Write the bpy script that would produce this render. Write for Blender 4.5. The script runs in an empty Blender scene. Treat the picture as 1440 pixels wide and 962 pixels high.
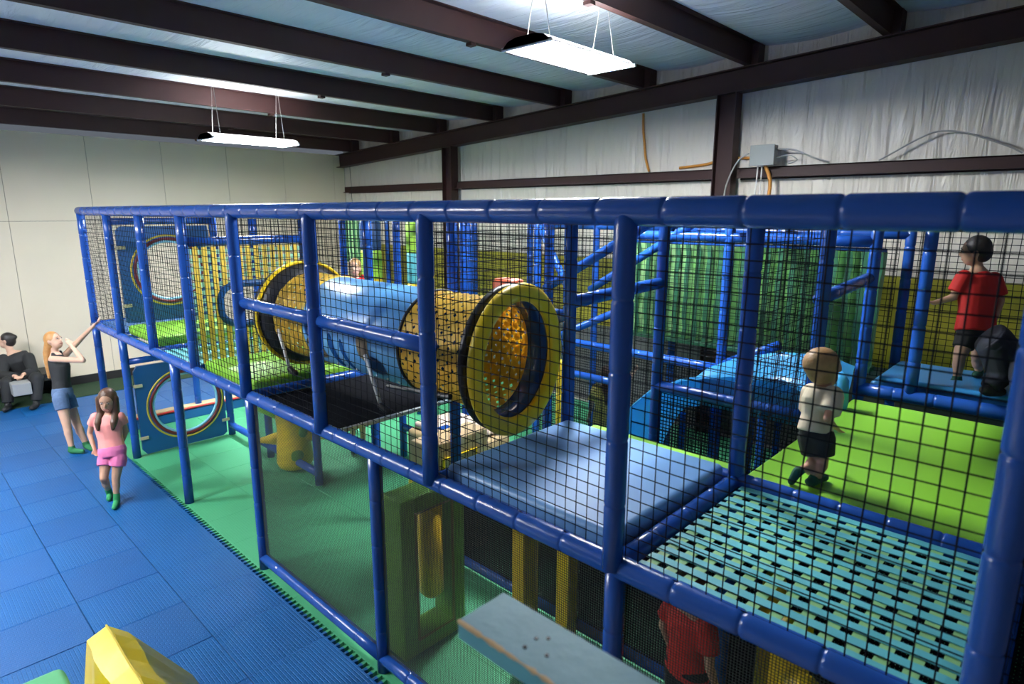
import bpy, bmesh, math, random
from mathutils import Vector, Matrix
random.seed(7)
V = Vector
PI = math.pi
SC = bpy.context.scene
COL = SC.collection

# ------------------------------------------------------------------ camera
CAM = V((9.774, -2.070, 3.0746))
CR = V((0.72391876, 0.6898807, 0.00250126))
CU = V((-0.14337326, 0.14689873, 0.97870571))
CF = V((-0.67482275, 0.70886204, -0.2052532))
FPX = 867.85
cd = bpy.data.cameras.new('camera'); co = bpy.data.objects.new('camera', cd); COL.objects.link(co)
m = Matrix(((CR.x, CU.x, -CF.x, CAM.x), (CR.y, CU.y, -CF.y, CAM.y), (CR.z, CU.z, -CF.z, CAM.z), (0, 0, 0, 1)))
co.matrix_world = m
cd.sensor_fit = 'HORIZONTAL'; cd.sensor_width = 36.0; cd.lens = FPX / 1440 * 36.0
cd.clip_start = 0.05; cd.clip_end = 100
cd.dof.use_dof = True; cd.dof.focus_distance = 5.0; cd.dof.aperture_fstop = 2.2
SC.camera = co

# ------------------------------------------------------------------ world, exposure
w = bpy.data.worlds.new('world'); SC.world = w; w.use_nodes = True
w.node_tree.nodes['Background'].inputs[0].default_value = (0.75, 0.85, 1.0, 1)
w.node_tree.nodes['Background'].inputs[1].default_value = 0.13
SC.view_settings.view_transform = 'Standard'
SC.view_settings.look = 'None'
SC.view_settings.exposure = 0.25
SC.view_settings.gamma = 1.0
SC.view_settings.use_curve_mapping = False
LAMP = 190.0            # emission of the fluorescent tubes' diffusers


def at(px, py, d):
    """a point seen at photograph pixel (px, py), d metres deep"""
    return CAM + CF * d + CR * ((px - 720) / FPX * d) - CU * ((py - 481) / FPX * d)


def depth(p):
    return (V(p) - CAM).dot(CF)


# ------------------------------------------------------------------ materials
MATS = {}


def mat(name, col, rough=0.5, metal=0.0, var=0.0, vscale=6.0, bump=0.0, bscale=60.0, coat=0.0, emit=None, estr=0.0, spec=0.5):
    if name in MATS:
        return MATS[name]
    mt = bpy.data.materials.new(name); mt.use_nodes = True
    nt = mt.node_tree; b = nt.nodes['Principled BSDF']
    b.inputs['Base Color'].default_value = (*col, 1)
    b.inputs['Roughness'].default_value = rough
    b.inputs['Metallic'].default_value = metal
    b.inputs['Coat Weight'].default_value = coat
    b.inputs['Specular IOR Level'].default_value = spec
    tc = nt.nodes.new('ShaderNodeTexCoord')
    if var > 0:
        n = nt.nodes.new('ShaderNodeTexNoise'); n.inputs['Scale'].default_value = vscale; n.inputs['Detail'].default_value = 4
        nt.links.new(tc.outputs['Object'], n.inputs['Vector'])
        mx = nt.nodes.new('ShaderNodeMix'); mx.data_type = 'RGBA'
        mx.inputs[6].default_value = (*[c * (1 - var) for c in col], 1)
        mx.inputs[7].default_value = (*[min(1, c * (1 + var)) for c in col], 1)
        nt.links.new(n.outputs['Fac'], mx.inputs[0]); nt.links.new(mx.outputs[2], b.inputs['Base Color'])
    if bump > 0:
        n2 = nt.nodes.new('ShaderNodeTexNoise'); n2.inputs['Scale'].default_value = bscale; n2.inputs['Detail'].default_value = 3
        nt.links.new(tc.outputs['Object'], n2.inputs['Vector'])
        bp = nt.nodes.new('ShaderNodeBump'); bp.inputs['Strength'].default_value = bump; bp.inputs['Distance'].default_value = 0.01
        nt.links.new(n2.outputs['Fac'], bp.inputs['Height']); nt.links.new(bp.outputs['Normal'], b.inputs['Normal'])
    if emit:
        b.inputs['Emission Color'].default_value = (*emit, 1); b.inputs['Emission Strength'].default_value = estr
    MATS[name] = mt
    return mt


def add_wrinkles(mt, sx, sy, sz, strength, dist=0.02, detail=4, distortion=0.6):
    """stretched noise bump: creases of a loosely hung sheet"""
    nt = mt.node_tree; b = nt.nodes['Principled BSDF']
    tc = nt.nodes.new('ShaderNodeTexCoord'); mp = nt.nodes.new('ShaderNodeMapping')
    mp.inputs['Scale'].default_value = (sx, sy, sz)
    n = nt.nodes.new('ShaderNodeTexNoise'); n.inputs['Scale'].default_value = 1.0; n.inputs['Detail'].default_value = detail
    n.inputs['Distortion'].default_value = distortion
    nt.links.new(tc.outputs['Object'], mp.inputs['Vector']); nt.links.new(mp.outputs['Vector'], n.inputs['Vector'])
    bp = nt.nodes.new('ShaderNodeBump'); bp.inputs['Strength'].default_value = strength; bp.inputs['Distance'].default_value = dist
    nt.links.new(n.outputs['Fac'], bp.inputs['Height']); nt.links.new(bp.outputs['Normal'], b.inputs['Normal'])


def add_ribs(mt, scale, strength, direction='X'):
    """embossed tread of the foam floor tiles"""
    nt = mt.node_tree; b = nt.nodes['Principled BSDF']
    tc = nt.nodes.new('ShaderNodeTexCoord')
    br = nt.nodes.new('ShaderNodeTexBrick'); br.inputs['Scale'].default_value = scale
    br.inputs['Mortar Size'].default_value = 0.09; br.inputs['Mortar Smooth'].default_value = 0.7
    br.inputs['Brick Width'].default_value = 1.0; br.inputs['Row Height'].default_value = 0.55
    br.inputs['Color1'].default_value = (1, 1, 1, 1); br.inputs['Color2'].default_value = (1, 1, 1, 1); br.inputs['Mortar'].default_value = (0, 0, 0, 1)
    nt.links.new(tc.outputs['Object'], br.inputs['Vector'])
    bp = nt.nodes.new('ShaderNodeBump'); bp.inputs['Strength'].default_value = strength; bp.inputs['Distance'].default_value = 0.006
    nt.links.new(br.outputs['Color'], bp.inputs['Height']); nt.links.new(bp.outputs['Normal'], b.inputs['Normal'])


M_pipe = mat('blue_vinyl_foam', (0.012, 0.072, 0.34), 0.24, bump=0.12, bscale=25, var=0.12, vscale=3)
M_net = mat('black_net_cord', (0.005, 0.006, 0.010), 0.8, spec=.15)
M_netw = mat('fine_black_mesh', (0.012, 0.016, 0.016), 0.7)
M_wall = mat('cream_wall_panel', (0.66, 0.58, 0.45), 0.55, var=0.05, vscale=1.5)
M_vinyl = mat('white_vinyl_insulation', (0.75, 0.69, 0.60), 0.30)
add_wrinkles(M_vinyl, 7.0, 1.0, 0.7, 1.0, 0.06, 5, 1.2)
M_ceil = mat('grey_vinyl_roof_insulation', (0.74, 0.76, 0.80), 0.42)
add_wrinkles(M_ceil, 0.8, 6.0, 1.0, 0.9, 0.05, 5, 1.0)
M_steel = mat('red_oxide_steel', (0.034, 0.0085, 0.007), 0.6, var=0.25, vscale=4)
M_olive = mat('olive_yellow_wall_pad', (0.30, 0.27, 0.012), 0.6, var=0.12)
M_greywall = mat('grey_wall_lower', (0.10, 0.10, 0.10), 0.6)
M_blue_tile = mat('blue_eva_tile', (0.004, 0.095, 0.30), 0.42, var=0.10, vscale=2.0); add_ribs(M_blue_tile, 22, 0.6)
M_blue_tile2 = mat('blue_eva_tile_b', (0.005, 0.085, 0.275), 0.46, var=0.10, vscale=2.0); add_ribs(M_blue_tile2, 22, 0.5)
M_green_tile = mat('green_eva_tile', (0.055, 0.33, 0.155), 0.6, var=0.06, vscale=3); add_ribs(M_green_tile, 22, 0.25)
M_sub = mat('concrete_subfloor', (0.45, 0.42, 0.36), 0.8, var=0.2, vscale=9)
M_mat_blue = mat('light_blue_vinyl_mat', (0.16, 0.35, 0.66), 0.38, var=0.07, vscale=2.5, bump=0.08, bscale=6)
M_mat_green = mat('lime_vinyl_mat', (0.24, 0.56, 0.035), 0.42, var=0.07, vscale=2.0, bump=0.08, bscale=5)
M_strap_teal = mat('teal_strap', (0.10, 0.44, 0.50), 0.45, var=0.1, vscale=9)
M_strap_green = mat('pale_green_strap', (0.25, 0.50, 0.20), 0.45, var=0.15, vscale=9)
M_strap_yellow = mat('yellow_strap', (0.90, 0.62, 0.08), 0.45, var=0.1, vscale=8)
M_strap_mint = mat('mint_strap', (0.35, 0.68, 0.52), 0.5, var=0.1, vscale=8)
M_ring_yellow = mat('yellow_foam', (0.90, 0.62, 0.012), 0.38, var=0.05)
M_black_foam = mat('black_foam', (0.012, 0.012, 0.014), 0.45)
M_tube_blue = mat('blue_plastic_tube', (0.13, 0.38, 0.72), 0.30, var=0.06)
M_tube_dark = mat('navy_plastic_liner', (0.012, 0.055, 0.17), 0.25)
M_panel_blue = mat('blue_plastic_panel', (0.012, 0.095, 0.30), 0.35, var=0.08)
M_cream_pl = mat('cream_bracket', (0.60, 0.50, 0.33), 0.5)
M_maroon = mat('maroon_trim', (0.16, 0.012, 0.02), 0.4)
M_sky = mat('pale_blue_trim', (0.30, 0.62, 0.85), 0.35)
M_yel_trim = mat('ochre_trim', (0.62, 0.46, 0.05), 0.45)
M_slide = mat('sky_blue_slide_plastic', (0.07, 0.38, 0.70), 0.25, var=0.05)
M_curt = mat('green_mesh_curtain', (0.34, 0.58, 0.27), 0.6, var=0.2, vscale=7)
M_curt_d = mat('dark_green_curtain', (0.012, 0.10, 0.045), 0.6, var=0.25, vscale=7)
M_foam_green = mat('green_vinyl_foam', (0.13, 0.34, 0.03), 0.5, var=0.1)
M_foam_tan = mat('tan_vinyl_foam', (0.52, 0.38, 0.20), 0.5, var=0.1)
M_foam_pink = mat('pale_pink_vinyl', (0.75, 0.58, 0.47), 0.5, var=0.06)
M_orange = mat('orange_red_vinyl', (0.75, 0.12, 0.04), 0.5)
M_wood = mat('pale_blue_painted_wood', (0.25, 0.42, 0.47), 0.6, var=0.16, vscale=9, bump=0.25, bscale=30)
M_woodraw = mat('bare_wood', (0.62, 0.42, 0.22), 0.7, var=0.2, vscale=30)
M_woodside = mat('teal_painted_wood', (0.10, 0.36, 0.45), 0.55, var=0.1, vscale=9)
M_screw = mat('dark_screw', (0.03, 0.025, 0.022), 0.4, metal=0.6)
M_white_metal = mat('white_enamel', (0.80, 0.80, 0.80), 0.4)
M_light = mat('lit_diffuser', (0.9, 0.9, 0.9), 0.5, emit=(0.93, 0.97, 1.0), estr=LAMP)
M_uplight = mat('lit_uplight_slot', (0.9, 0.9, 0.9), 0.5, emit=(0.95, 0.97, 1.0), estr=LAMP * 0.5)
M_wire = mat('grey_cable', (0.35, 0.34, 0.32), 0.5)
M_wire_w = mat('white_cable', (0.75, 0.73, 0.68), 0.5)
M_orangewire = mat('orange_conduit', (0.62, 0.26, 0.04), 0.5)
M_boxgrey = mat('grey_steel_box', (0.30, 0.32, 0.30), 0.45)
M_chrome = mat('bare_steel_rod', (0.65, 0.65, 0.66), 0.3, metal=0.7)
M_turf = mat('dark_green_carpet', (0.015, 0.045, 0.018), 0.9, var=0.4, vscale=40)
M_darkbase = mat('black_baseboard', (0.015, 0.015, 0.015), 0.5)
M_red = mat('red_trim', (0.45, 0.02, 0.02), 0.4)

# ------------------------------------------------------------------ mesh helpers


def obj(name, bm, material, parent=None, smooth=False):
    me = bpy.data.meshes.new(name)
    bmesh.ops.recalc_face_normals(bm, faces=bm.faces)
    bm.to_mesh(me); bm.free()
    mats = material if isinstance(material, (list, tuple)) else [material]
    for mm in mats:
        me.materials.append(mm)
    if smooth:
        me.polygons.foreach_set('use_smooth', [True] * len(me.polygons))
    o = bpy.data.objects.new(name, me); COL.objects.link(o)
    if parent:
        o.parent = parent
        o.matrix_parent_inverse = parent_inv(parent)
    return o


def parent_inv(p):
    mm = Matrix.LocRotScale(p.location, p.rotation_euler, p.scale)
    q = p
    while q.parent:
        mm = q.matrix_parent_inverse @ mm
        q = q.parent
        mm = Matrix.LocRotScale(q.location, q.rotation_euler, q.scale) @ mm
    return mm.inverted()


def link_copy(name, me, loc, parent=None, rz=0.0, mat_override=None):
    o = bpy.data.objects.new(name, me); COL.objects.link(o)
    o.location = loc; o.rotation_euler = (0, 0, rz)
    if parent:
        o.parent = parent; o.matrix_parent_inverse = parent_inv(parent)
    return o


def tag(o, label=None, cat=None, group=None, kind=None):
    if label: o['label'] = label
    if cat: o['category'] = cat
    if group: o['group'] = group
    if kind: o['kind'] = kind
    return o


def thing(name, label, cat, loc=(0, 0, 0), group=None):
    o = bpy.data.objects.new(name, None); COL.objects.link(o); o.location = loc; o.empty_display_size = 0.1
    return tag(o, label, cat, group)


def NB():
    return bmesh.new()


def box(bm, x0, x1, y0, y1, z0, z1, mi=0, bev=0.0):
    vs = [bm.verts.new(p) for p in ((x0, y0, z0), (x1, y0, z0), (x1, y1, z0), (x0, y1, z0), (x0, y0, z1), (x1, y0, z1), (x1, y1, z1), (x0, y1, z1))]
    fs = [bm.faces.new([vs[i] for i in q]) for q in ((0, 3, 2, 1), (4, 5, 6, 7), (0, 1, 5, 4), (1, 2, 6, 5), (2, 3, 7, 6), (3, 0, 4, 7))]
    for f in fs: f.material_index = mi
    if bev > 0:
        es = list({e for f in fs for e in f.edges})
        r = bmesh.ops.bevel(bm, geom=es, offset=bev, segments=3, affect='EDGES', profile=0.5)
        for f in r['faces']: f.material_index = mi
    return fs


def frame_of(d):
    d = d.normalized()
    a = V((0, 0, 1)) if abs(d.z) < 0.9 else V((1, 0, 0))
    s = d.cross(a).normalized(); t = s.cross(d).normalized()
    return s, t


def tube(bm, pts, rads, n=10, cap=True, mi=0):
    """swept round tube through pts"""
    pts = [V(p) for p in pts]
    rings = []
    prev = None
    for i, p in enumerate(pts):
        if i == 0: d = pts[1] - p
        elif i == len(pts) - 1: d = p - pts[i - 1]
        else: d = (pts[i + 1] - pts[i - 1])
        if d.length < 1e-9: d = prev_d
        prev_d = d
        if prev is None:
            s, t = frame_of(d); t = d.normalized().cross(s)
        else:
            dn = d.normalized(); s = (prev - dn * prev.dot(dn)).normalized()
            t = dn.cross(s).normalized()
        prev = s
        r = rads[i] if isinstance(rads, (list, tuple)) else rads
        rings.append([bm.verts.new(p + s * (r * math.cos(2 * PI * k / n)) + t * (r * math.sin(2 * PI * k / n))) for k in range(n)])
    for a, b in zip(rings, rings[1:]):
        for k in range(n):
            f = bm.faces.new((a[k], a[(k + 1) % n], b[(k + 1) % n], b[k])); f.material_index = mi
    if cap:
        f = bm.faces.new(rings[0][::-1]); f.material_index = mi
        f = bm.faces.new(rings[-1]); f.material_index = mi
    return rings


def pipe_bm(p0, p1, r, seam=0.30, n=16, dome=False):
    """foam sleeved pipe: sleeves meet in narrow grooves"""
    p0, p1 = V(p0), V(p1); L = (p1 - p0).length; d = (p1 - p0) / L
    k = max(1, round(L / seam)); pts = [p0]; rr = [r]
    for i in range(1, k):
        c = L * i / k
        for dx, q in ((-0.035, 1.0), (-0.014, 1.0), (-0.006, 0.955), (0.0, 0.86), (0.006, 0.955), (0.014, 1.0), (0.035, 1.0)):
            pts.append(p0 + d * (c + dx)); rr.append(r * q)
    pts.append(p1); rr.append(r)
    if dome:
        for a in (30, 60, 85):
            pts.append(p1 + d * (r * math.sin(math.radians(a)))); rr.append(r * math.cos(math.radians(a)))
    bm = NB(); tube(bm, pts, rr, n)
    return bm


def strand(bm, pts, r):
    """square cord through pts"""
    tube(bm, pts, r, 4, False)


def net(name, o, u, v, wu, hv, du, dv, r, parent, wob=0.006, hole=None, seg=0.2, material=None, label=None):
    """rectangular net: cords along u and v from corner o; hole=(cu, cv, rad) left open"""
    bm = NB(); o, u, v = V(o), V(u).normalized(), V(v).normalized(); nrm = u.cross(v).normalized()
    nu = max(2, round(wu / du)); nv = max(2, round(hv / dv))
    rnd = random.Random(hash((round(o.x, 2), round(o.y, 2), round(wu, 2))) & 0xffff)
    ph = [rnd.uniform(0, 6.28) for _ in range(6)]

    def P(a, b):
        e = math.sin(PI * min(1, max(0, a / wu))) * math.sin(PI * min(1, max(0, b / hv)))
        ju = wob * (math.sin(2.3 * b / 0.3 + ph[0] + a * 9) + 0.8 * math.sin(1.1 * b / 0.21 + ph[1] + a * 4))
        jv = wob * (math.sin(2.1 * a / 0.3 + ph[2] + b * 8) + 0.8 * math.sin(1.3 * a / 0.2 + ph[3] + b * 5))
        jn = wob * 2.0 * e * math.sin(a * 3 + b * 2 + ph[4])
        return o + u * (a + ju * e) + v * (b + jv * e) + nrm * jn

    def line(f, L):
        n = max(1, round(L / seg)); cur = []
        fine = n if hole is None else max(n, round(L / 0.03))
        for i in range(fine + 1):
            s = L * i / fine; a, b = f(s)
            inside = hole is not None and math.hypot(a - hole[0], b - hole[1]) < hole[2]
            if inside:
                if len(cur) > 1: strand(bm, cur, r)
                cur = []
            else:
                cur.append(P(a, b))
        if len(cur) > 1: strand(bm, cur, r)
    for i in range(nu + 1):
        a = wu * i / nu; line(lambda s, a=a: (a, s), hv)
    for j in range(nv + 1):
        b = hv * j / nv; line(lambda s, b=b: (s, b), wu)
    ob = obj(name, bm, material or M_net, parent)
    ob['kind'] = 'stuff'
    if label: ob['label'] = label
    return ob


def loft(bm, secs, n=16, side=(1, 0, 0), cap=True):
    """secs: (centre, rx, ry): ellipses; side = direction of rx"""
    side = V(side).normalized(); rings = []
    for i, (c, rx, ry) in enumerate(secs):
        c = V(c)
        a = V(secs[max(0, i - 1)][0]); b = V(secs[min(len(secs) - 1, i + 1)][0]); d = (b - a).normalized()
        s = (side - d * side.dot(d)).normalized(); t = d.cross(s).normalized()
        rings.append([bm.verts.new(c + s * (rx * math.cos(2 * PI * k / n)) + t * (ry * math.sin(2 * PI * k / n))) for k in range(n)])
    for a, b in zip(rings, rings[1:]):
        for k in range(n):
            bm.faces.new((a[k], a[(k + 1) % n], b[(k + 1) % n], b[k]))
    if cap:
        bm.faces.new(rings[0][::-1]); bm.faces.new(rings[-1])


def ellipsoid(bm, c, rx, ry, rz, R=None, n=16, m=10):
    c = V(c); R = R or Matrix.Identity(3); rows = []
    for j in range(1, m):
        th = PI * j / m
        rows.append([bm.verts.new(c + R @ V((rx * math.sin(th) * math.cos(2 * PI * k / n), ry * math.sin(th) * math.sin(2 * PI * k / n), rz * math.cos(th)))) for k in range(n)])
    t = bm.verts.new(c + R @ V((0, 0, rz))); b = bm.verts.new(c + R @ V((0, 0, -rz)))
    for k in range(n):
        bm.faces.new((t, rows[0][k], rows[0][(k + 1) % n])); bm.faces.new((b, rows[-1][(k + 1) % n], rows[-1][k]))
    for a, d in zip(rows, rows[1:]):
        for k in range(n):
            bm.faces.new((a[k], d[k], d[(k + 1) % n], a[(k + 1) % n]))


def capsule(bm, a, b, ra, rb, n=12, flat_b=False, flat_a=False):
    a, b = V(a), V(b); d = b - a; L = d.length
    if L < 1e-6: return
    d /= L; pts = []; rr = []
    if not flat_a:
        for g in (85, 60, 30): pts.append(a - d * ra * math.sin(math.radians(g))); rr.append(ra * math.cos(math.radians(g)))
    pts.append(a); rr.append(ra); pts.append(b); rr.append(rb)
    if not flat_b:
        for g in (30, 60, 85): pts.append(b + d * rb * math.sin(math.radians(g))); rr.append(rb * math.cos(math.radians(g)))
    tube(bm, pts, rr, n)


def remeshed(name, bm, voxel, material, parent, smooth_it=4):
    """weld overlapping solids into one continuous skin"""
    me = bpy.data.meshes.new('tmp'); bmesh.ops.recalc_face_normals(bm, faces=bm.faces); bm.to_mesh(me); bm.free()
    o = bpy.data.objects.new('tmp', me); COL.objects.link(o)
    md = o.modifiers.new('r', 'REMESH'); md.mode = 'VOXEL'; md.voxel_size = voxel; md.use_smooth_shade = True
    ms = o.modifiers.new('s', 'SMOOTH'); ms.iterations = smooth_it; ms.factor = 0.5
    dg = bpy.context.evaluated_depsgraph_get(); dg.update()
    me2 = bpy.data.meshes.new_from_object(o.evaluated_get(dg)); me2.name = name
    bpy.data.objects.remove(o); bpy.data.meshes.remove(me)
    me2.materials.clear(); me2.materials.append(material)
    me2.polygons.foreach_set('use_smooth', [True] * len(me2.polygons))
    ob = bpy.data.objects.new(name, me2); COL.objects.link(ob)
    if parent:
        ob.parent = parent; ob.matrix_parent_inverse = parent_inv(parent)
    return ob


# ------------------------------------------------------------------ grid of the play frame
S = 1.2
HD = 1.577            # deck rail height
HT = 3.079            # top rail height
XP = {t: t * S for t in range(0, 10)}
XP[7] = 8.43; XP[8] = 9.69; XP[9] = 10.97
XWL = -3.37           # left wall
YWR = 6.05            # rear wall


def roofz(x):         # underside of the purlins
    return 4.53 + 0.0515 * x


# ================================================================== SETTING
# ---- floor
bm = NB(); box(bm, -3.6, 15, -8, 6.4, -0.12, -0.03)
floor = tag(obj('floor', bm, M_sub), kind='structure')
TL = 0.6


def tile_mesh(name, material, teeth=None):
    """foam tile with chamfered rim; teeth: +1 teeth stick out on +y edge, -1 on -y edge"""
    bm = NB(); h = TL / 2 - 0.0015; z0, z1 = -0.03, 0.0
    prof = [(-h, -h), (h, -h), (h, h), (-h, h)]
    if teeth:
        n = 10; pitch = 2 * h / n; out = 0.032; e = []
        for i in range(n):
            a = -h + i * pitch
            e += [(a, 0), (a + pitch * 0.22, 0), (a + pitch * 0.12, out), (a + pitch * 0.62, out), (a + pitch * 0.52, 0)]
        e.append((h, 0))
        if teeth > 0: prof = [(-h, -h), (h, -h)] + [(x, h - 0.03 + y) for x, y in reversed(e)]
        else: prof = [(x, -h + 0.03 - y) for x, y in e] + [(h, h), (-h, h)]
    lo = [bm.verts.new((x, y, z0)) for x, y in prof]; hi = [bm.verts.new((x, y, z1)) for x, y in prof]
    bm.faces.new(hi); n = len(prof)
    for i in range(n): bm.faces.new((lo[i], lo[(i + 1) % n], hi[(i + 1) % n], hi[i]))
    if not teeth:
        bmesh.ops.bevel(bm, geom=list(bm.faces[0].edges) if False else [e for e in bm.edges if all(abs(v.co.z) < 1e-6 for v in e.verts)], offset=0.004, segments=1, affect='EDGES')
    me = bpy.data.meshes.new(name); bmesh.ops.recalc_face_normals(bm, faces=bm.faces); bm.to_mesh(me); bm.free(); me.materials.append(material)
    return me


tb = tile_mesh('tile_blue', M_blue_tile); tb2 = tile_mesh('tile_blue_b', M_blue_tile2)
tbe = tile_mesh('tile_blue_edge', M_blue_tile, +1)
tg = tile_mesh('tile_green', M_green_tile); tge = tile_mesh('tile_green_edge', M_green_tile, -1)
YB = -0.075           # line where blue meets green
x0 = 0.6
for i in range(-6, 12):
    for j in range(0, 6):
        cx, cy = x0 + (i + 0.5) * TL, YB - (j + 0.5) * TL
        if cx < XWL + .45: continue
        if j == 0 and cx > 1.2: link_copy('floor_tile', tbe, (cx, cy, 0), floor)
        else: link_copy('floor_tile', tb if (i + j) % 2 else tb2, (cx, cy, 0), floor, rz=0 if (i + j) % 2 else PI / 2)
for i in range(-6, 16):
    for j in range(0, 10):
        cx, cy = x0 + (i + 0.5) * TL, YB + (j + 0.5) * TL
        if cx < XWL + .45: continue
        if cx < 1.2:
            if cx < 0.1 and j < 4: link_copy('floor_tile', tb if (i + j) % 2 else tb2, (cx, cy, 0), floor)
            elif j < 6: link_copy('floor_tile', tg, (cx, cy, 0), floor)
        else: link_copy('floor_tile', tge if j == 0 else tg, (cx, cy, 0), floor)
# ---- left wall
wl = NB(); box(wl, XWL - 0.2, XWL - 0.012, -8, YWR, 0, 4.36); wall_left = tag(obj('wall_left', wl, M_darkbase), kind='structure')
ys = [-7.9 + 1.21 * k for k in range(0, 13)]
for k in range(len(ys) - 1):
    ya, yb = ys[k] + 0.35, min(ys[k + 1] + 0.35, YWR - 0.01)
    if yb - ya < 0.2: continue
    for (za, zb) in ((0.02, 2.91), (2.915, 4.36)):
        bm = NB(); box(bm, XWL - 0.02, XWL, ya + 0.003, yb - 0.003, za, zb, bev=0.002)
        obj('panel', bm, M_wall, wall_left)
bm = NB(); box(bm, XWL, XWL + 0.02, -8, YWR - .02, 0, 0.16, bev=0.004); tag(obj('baseboard_left', bm, M_darkbase), kind='structure')
bm = NB(); box(bm, XWL + .022, -2.42, -8, 2.2, -0.03, 0.012, bev=0.004)
tag(obj('carpet_strip', bm, M_turf), 'dark green carpet strip along the foot of the cream wall', 'carpet')
# ---- rear wall with its steel
bm = NB()
n = 60
for i in range(n):
    xa, xb = -3.4 + 17.4 * i / n, -3.4 + 17.4 * (i + 1) / n
    box(bm, xa, xb, YWR, YWR + 0.1, 2.38, roofz(xa) + 0.35)
bmesh.ops.remove_doubles(bm, verts=bm.verts, dist=1e-4)
wall_rear = tag(obj('wall_rear', bm, M_vinyl), kind='structure')
for k in range(12):
    xa = -3.36 + 1.45 * k
    bm = NB(); box(bm, xa + .004, xa + 1.446, YWR - 0.04, YWR + 0.1, 1.30, 2.37, bev=0.012); obj('wall_pad', bm, M_olive, wall_rear)
    bm = NB(); box(bm, xa + .004, xa + 1.446, YWR - 0.01, YWR + 0.1, 0.0, 1.295, bev=0.004); obj('lower_panel', bm, M_greywall, wall_rear)


def ibeam(bm, a, b, up, hgt, wid, tw=0.012, tf=0.014):
    """I section from a to b; up = web direction"""
    a, b = V(a), V(b); d = (b - a).normalized(); up = V(up); up = (up - d * up.dot(d)).normalized(); s = d.cross(up).normalized()

    def bar(c0, hu, hs):
        vs = []
        for e in (a, b):
            for (i, j) in ((-1, -1), (1, -1), (1, 1), (-1, 1)):
                vs.append(bm.verts.new(e + up * (c0 + i * hu) + s * (j * hs)))
        for q in ((0, 1, 2, 3), (7, 6, 5, 4), (0, 4, 5, 1), (1, 5, 6, 2), (2, 6, 7, 3), (3, 7, 4, 0)): bm.faces.new([vs[i] for i in q])
    bar(tf / 2, tf / 2, wid / 2); bar(hgt - tf / 2, tf / 2, wid / 2); bar(hgt / 2, hgt / 2 - tf, tw / 2)


bm = NB(); ya = YWR - 0.16
ibeam(bm, (-3.3, ya, roofz(-3.3) - 0.285), (14, ya, roofz(14) - 0.285), (0, 0, 1), 0.285, 0.20); obj('rafter', bm, M_steel, wall_rear)
for cx in (0.56, 6.02, 11.5):
    bm = NB(); ibeam(bm, (cx - .13, ya, 0), (cx - .13, ya, roofz(cx) - 0.27), (1, 0, 0), 0.26, 0.18); obj('column', bm, M_steel, wall_rear)
for (xa, xb) in ((-3.2, 0.40), (0.72, 5.86), (6.18, 11.3)):
    bm = NB(); box(bm, xa, xb, YWR - .13, YWR - .005, 3.63, 3.645); box(bm, xa, xb, YWR - .13, YWR - .115, 3.53, 3.645)
    box(bm, xa, xb, YWR - .02, YWR - .005, 3.50, 3.645); box(bm, xa, xb, YWR - .17, YWR - .115, 3.515, 3.53)
    obj('girt', bm, M_steel, wall_rear)
# ---- roof
ceil = NB(); NX, NYc = 12 * 6, 16
xs0, xs1 = -2.7 - 1.5 * 0.5, -2.7 + 1.5 * 11.5
grid = []
for i in range(NX + 1):
    x = xs0 + (xs1 - xs0) * i / NX; ph = ((x + 2.7) / 1.5) % 1.0
    sag = -0.07 * math.sin(PI * ph) if x > -2.7 else 0
    grid.append([ceil.verts.new((x, -8 + 14.4 * j / NYc, roofz(x) + 0.255 + sag)) for j in range(NYc + 1)])
for a, b in zip(grid, grid[1:]):
    for j in range(NYc): ceil.faces.new((a[j], a[j + 1], b[j + 1], b[j]))
ceiling = tag(obj('ceiling', ceil, M_ceil, smooth=True), kind='structure')
for k in range(12):
    x = -2.7 + 1.5 * k; z = roofz(x)
    bm = NB()   # Z purlin: bottom flange, web, top flange
    box(bm, x - 0.075, x + 0.006, -8, 5.98, z, z + 0.01); box(bm, x - 0.075, x - 0.066, -8, 5.98, z, z + 0.03)
    box(bm, x - 0.006, x + 0.006, -8, 5.98, z + .01, z + 0.25); box(bm, x - 0.006, x + 0.075, -8, 5.98, z + .24, z + 0.25)
    box(bm, x - 0.02, x + 0.09, 5.80, 5.98, z + 0.002, z + 0.24)
    obj('purlin', bm, M_steel, ceiling)
    bm = NB(); box(bm, x - 0.09, x - 0.01, 2.55, 2.62, z - 0.03, z); obj('brace_clip', bm, M_steel, ceiling)


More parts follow.
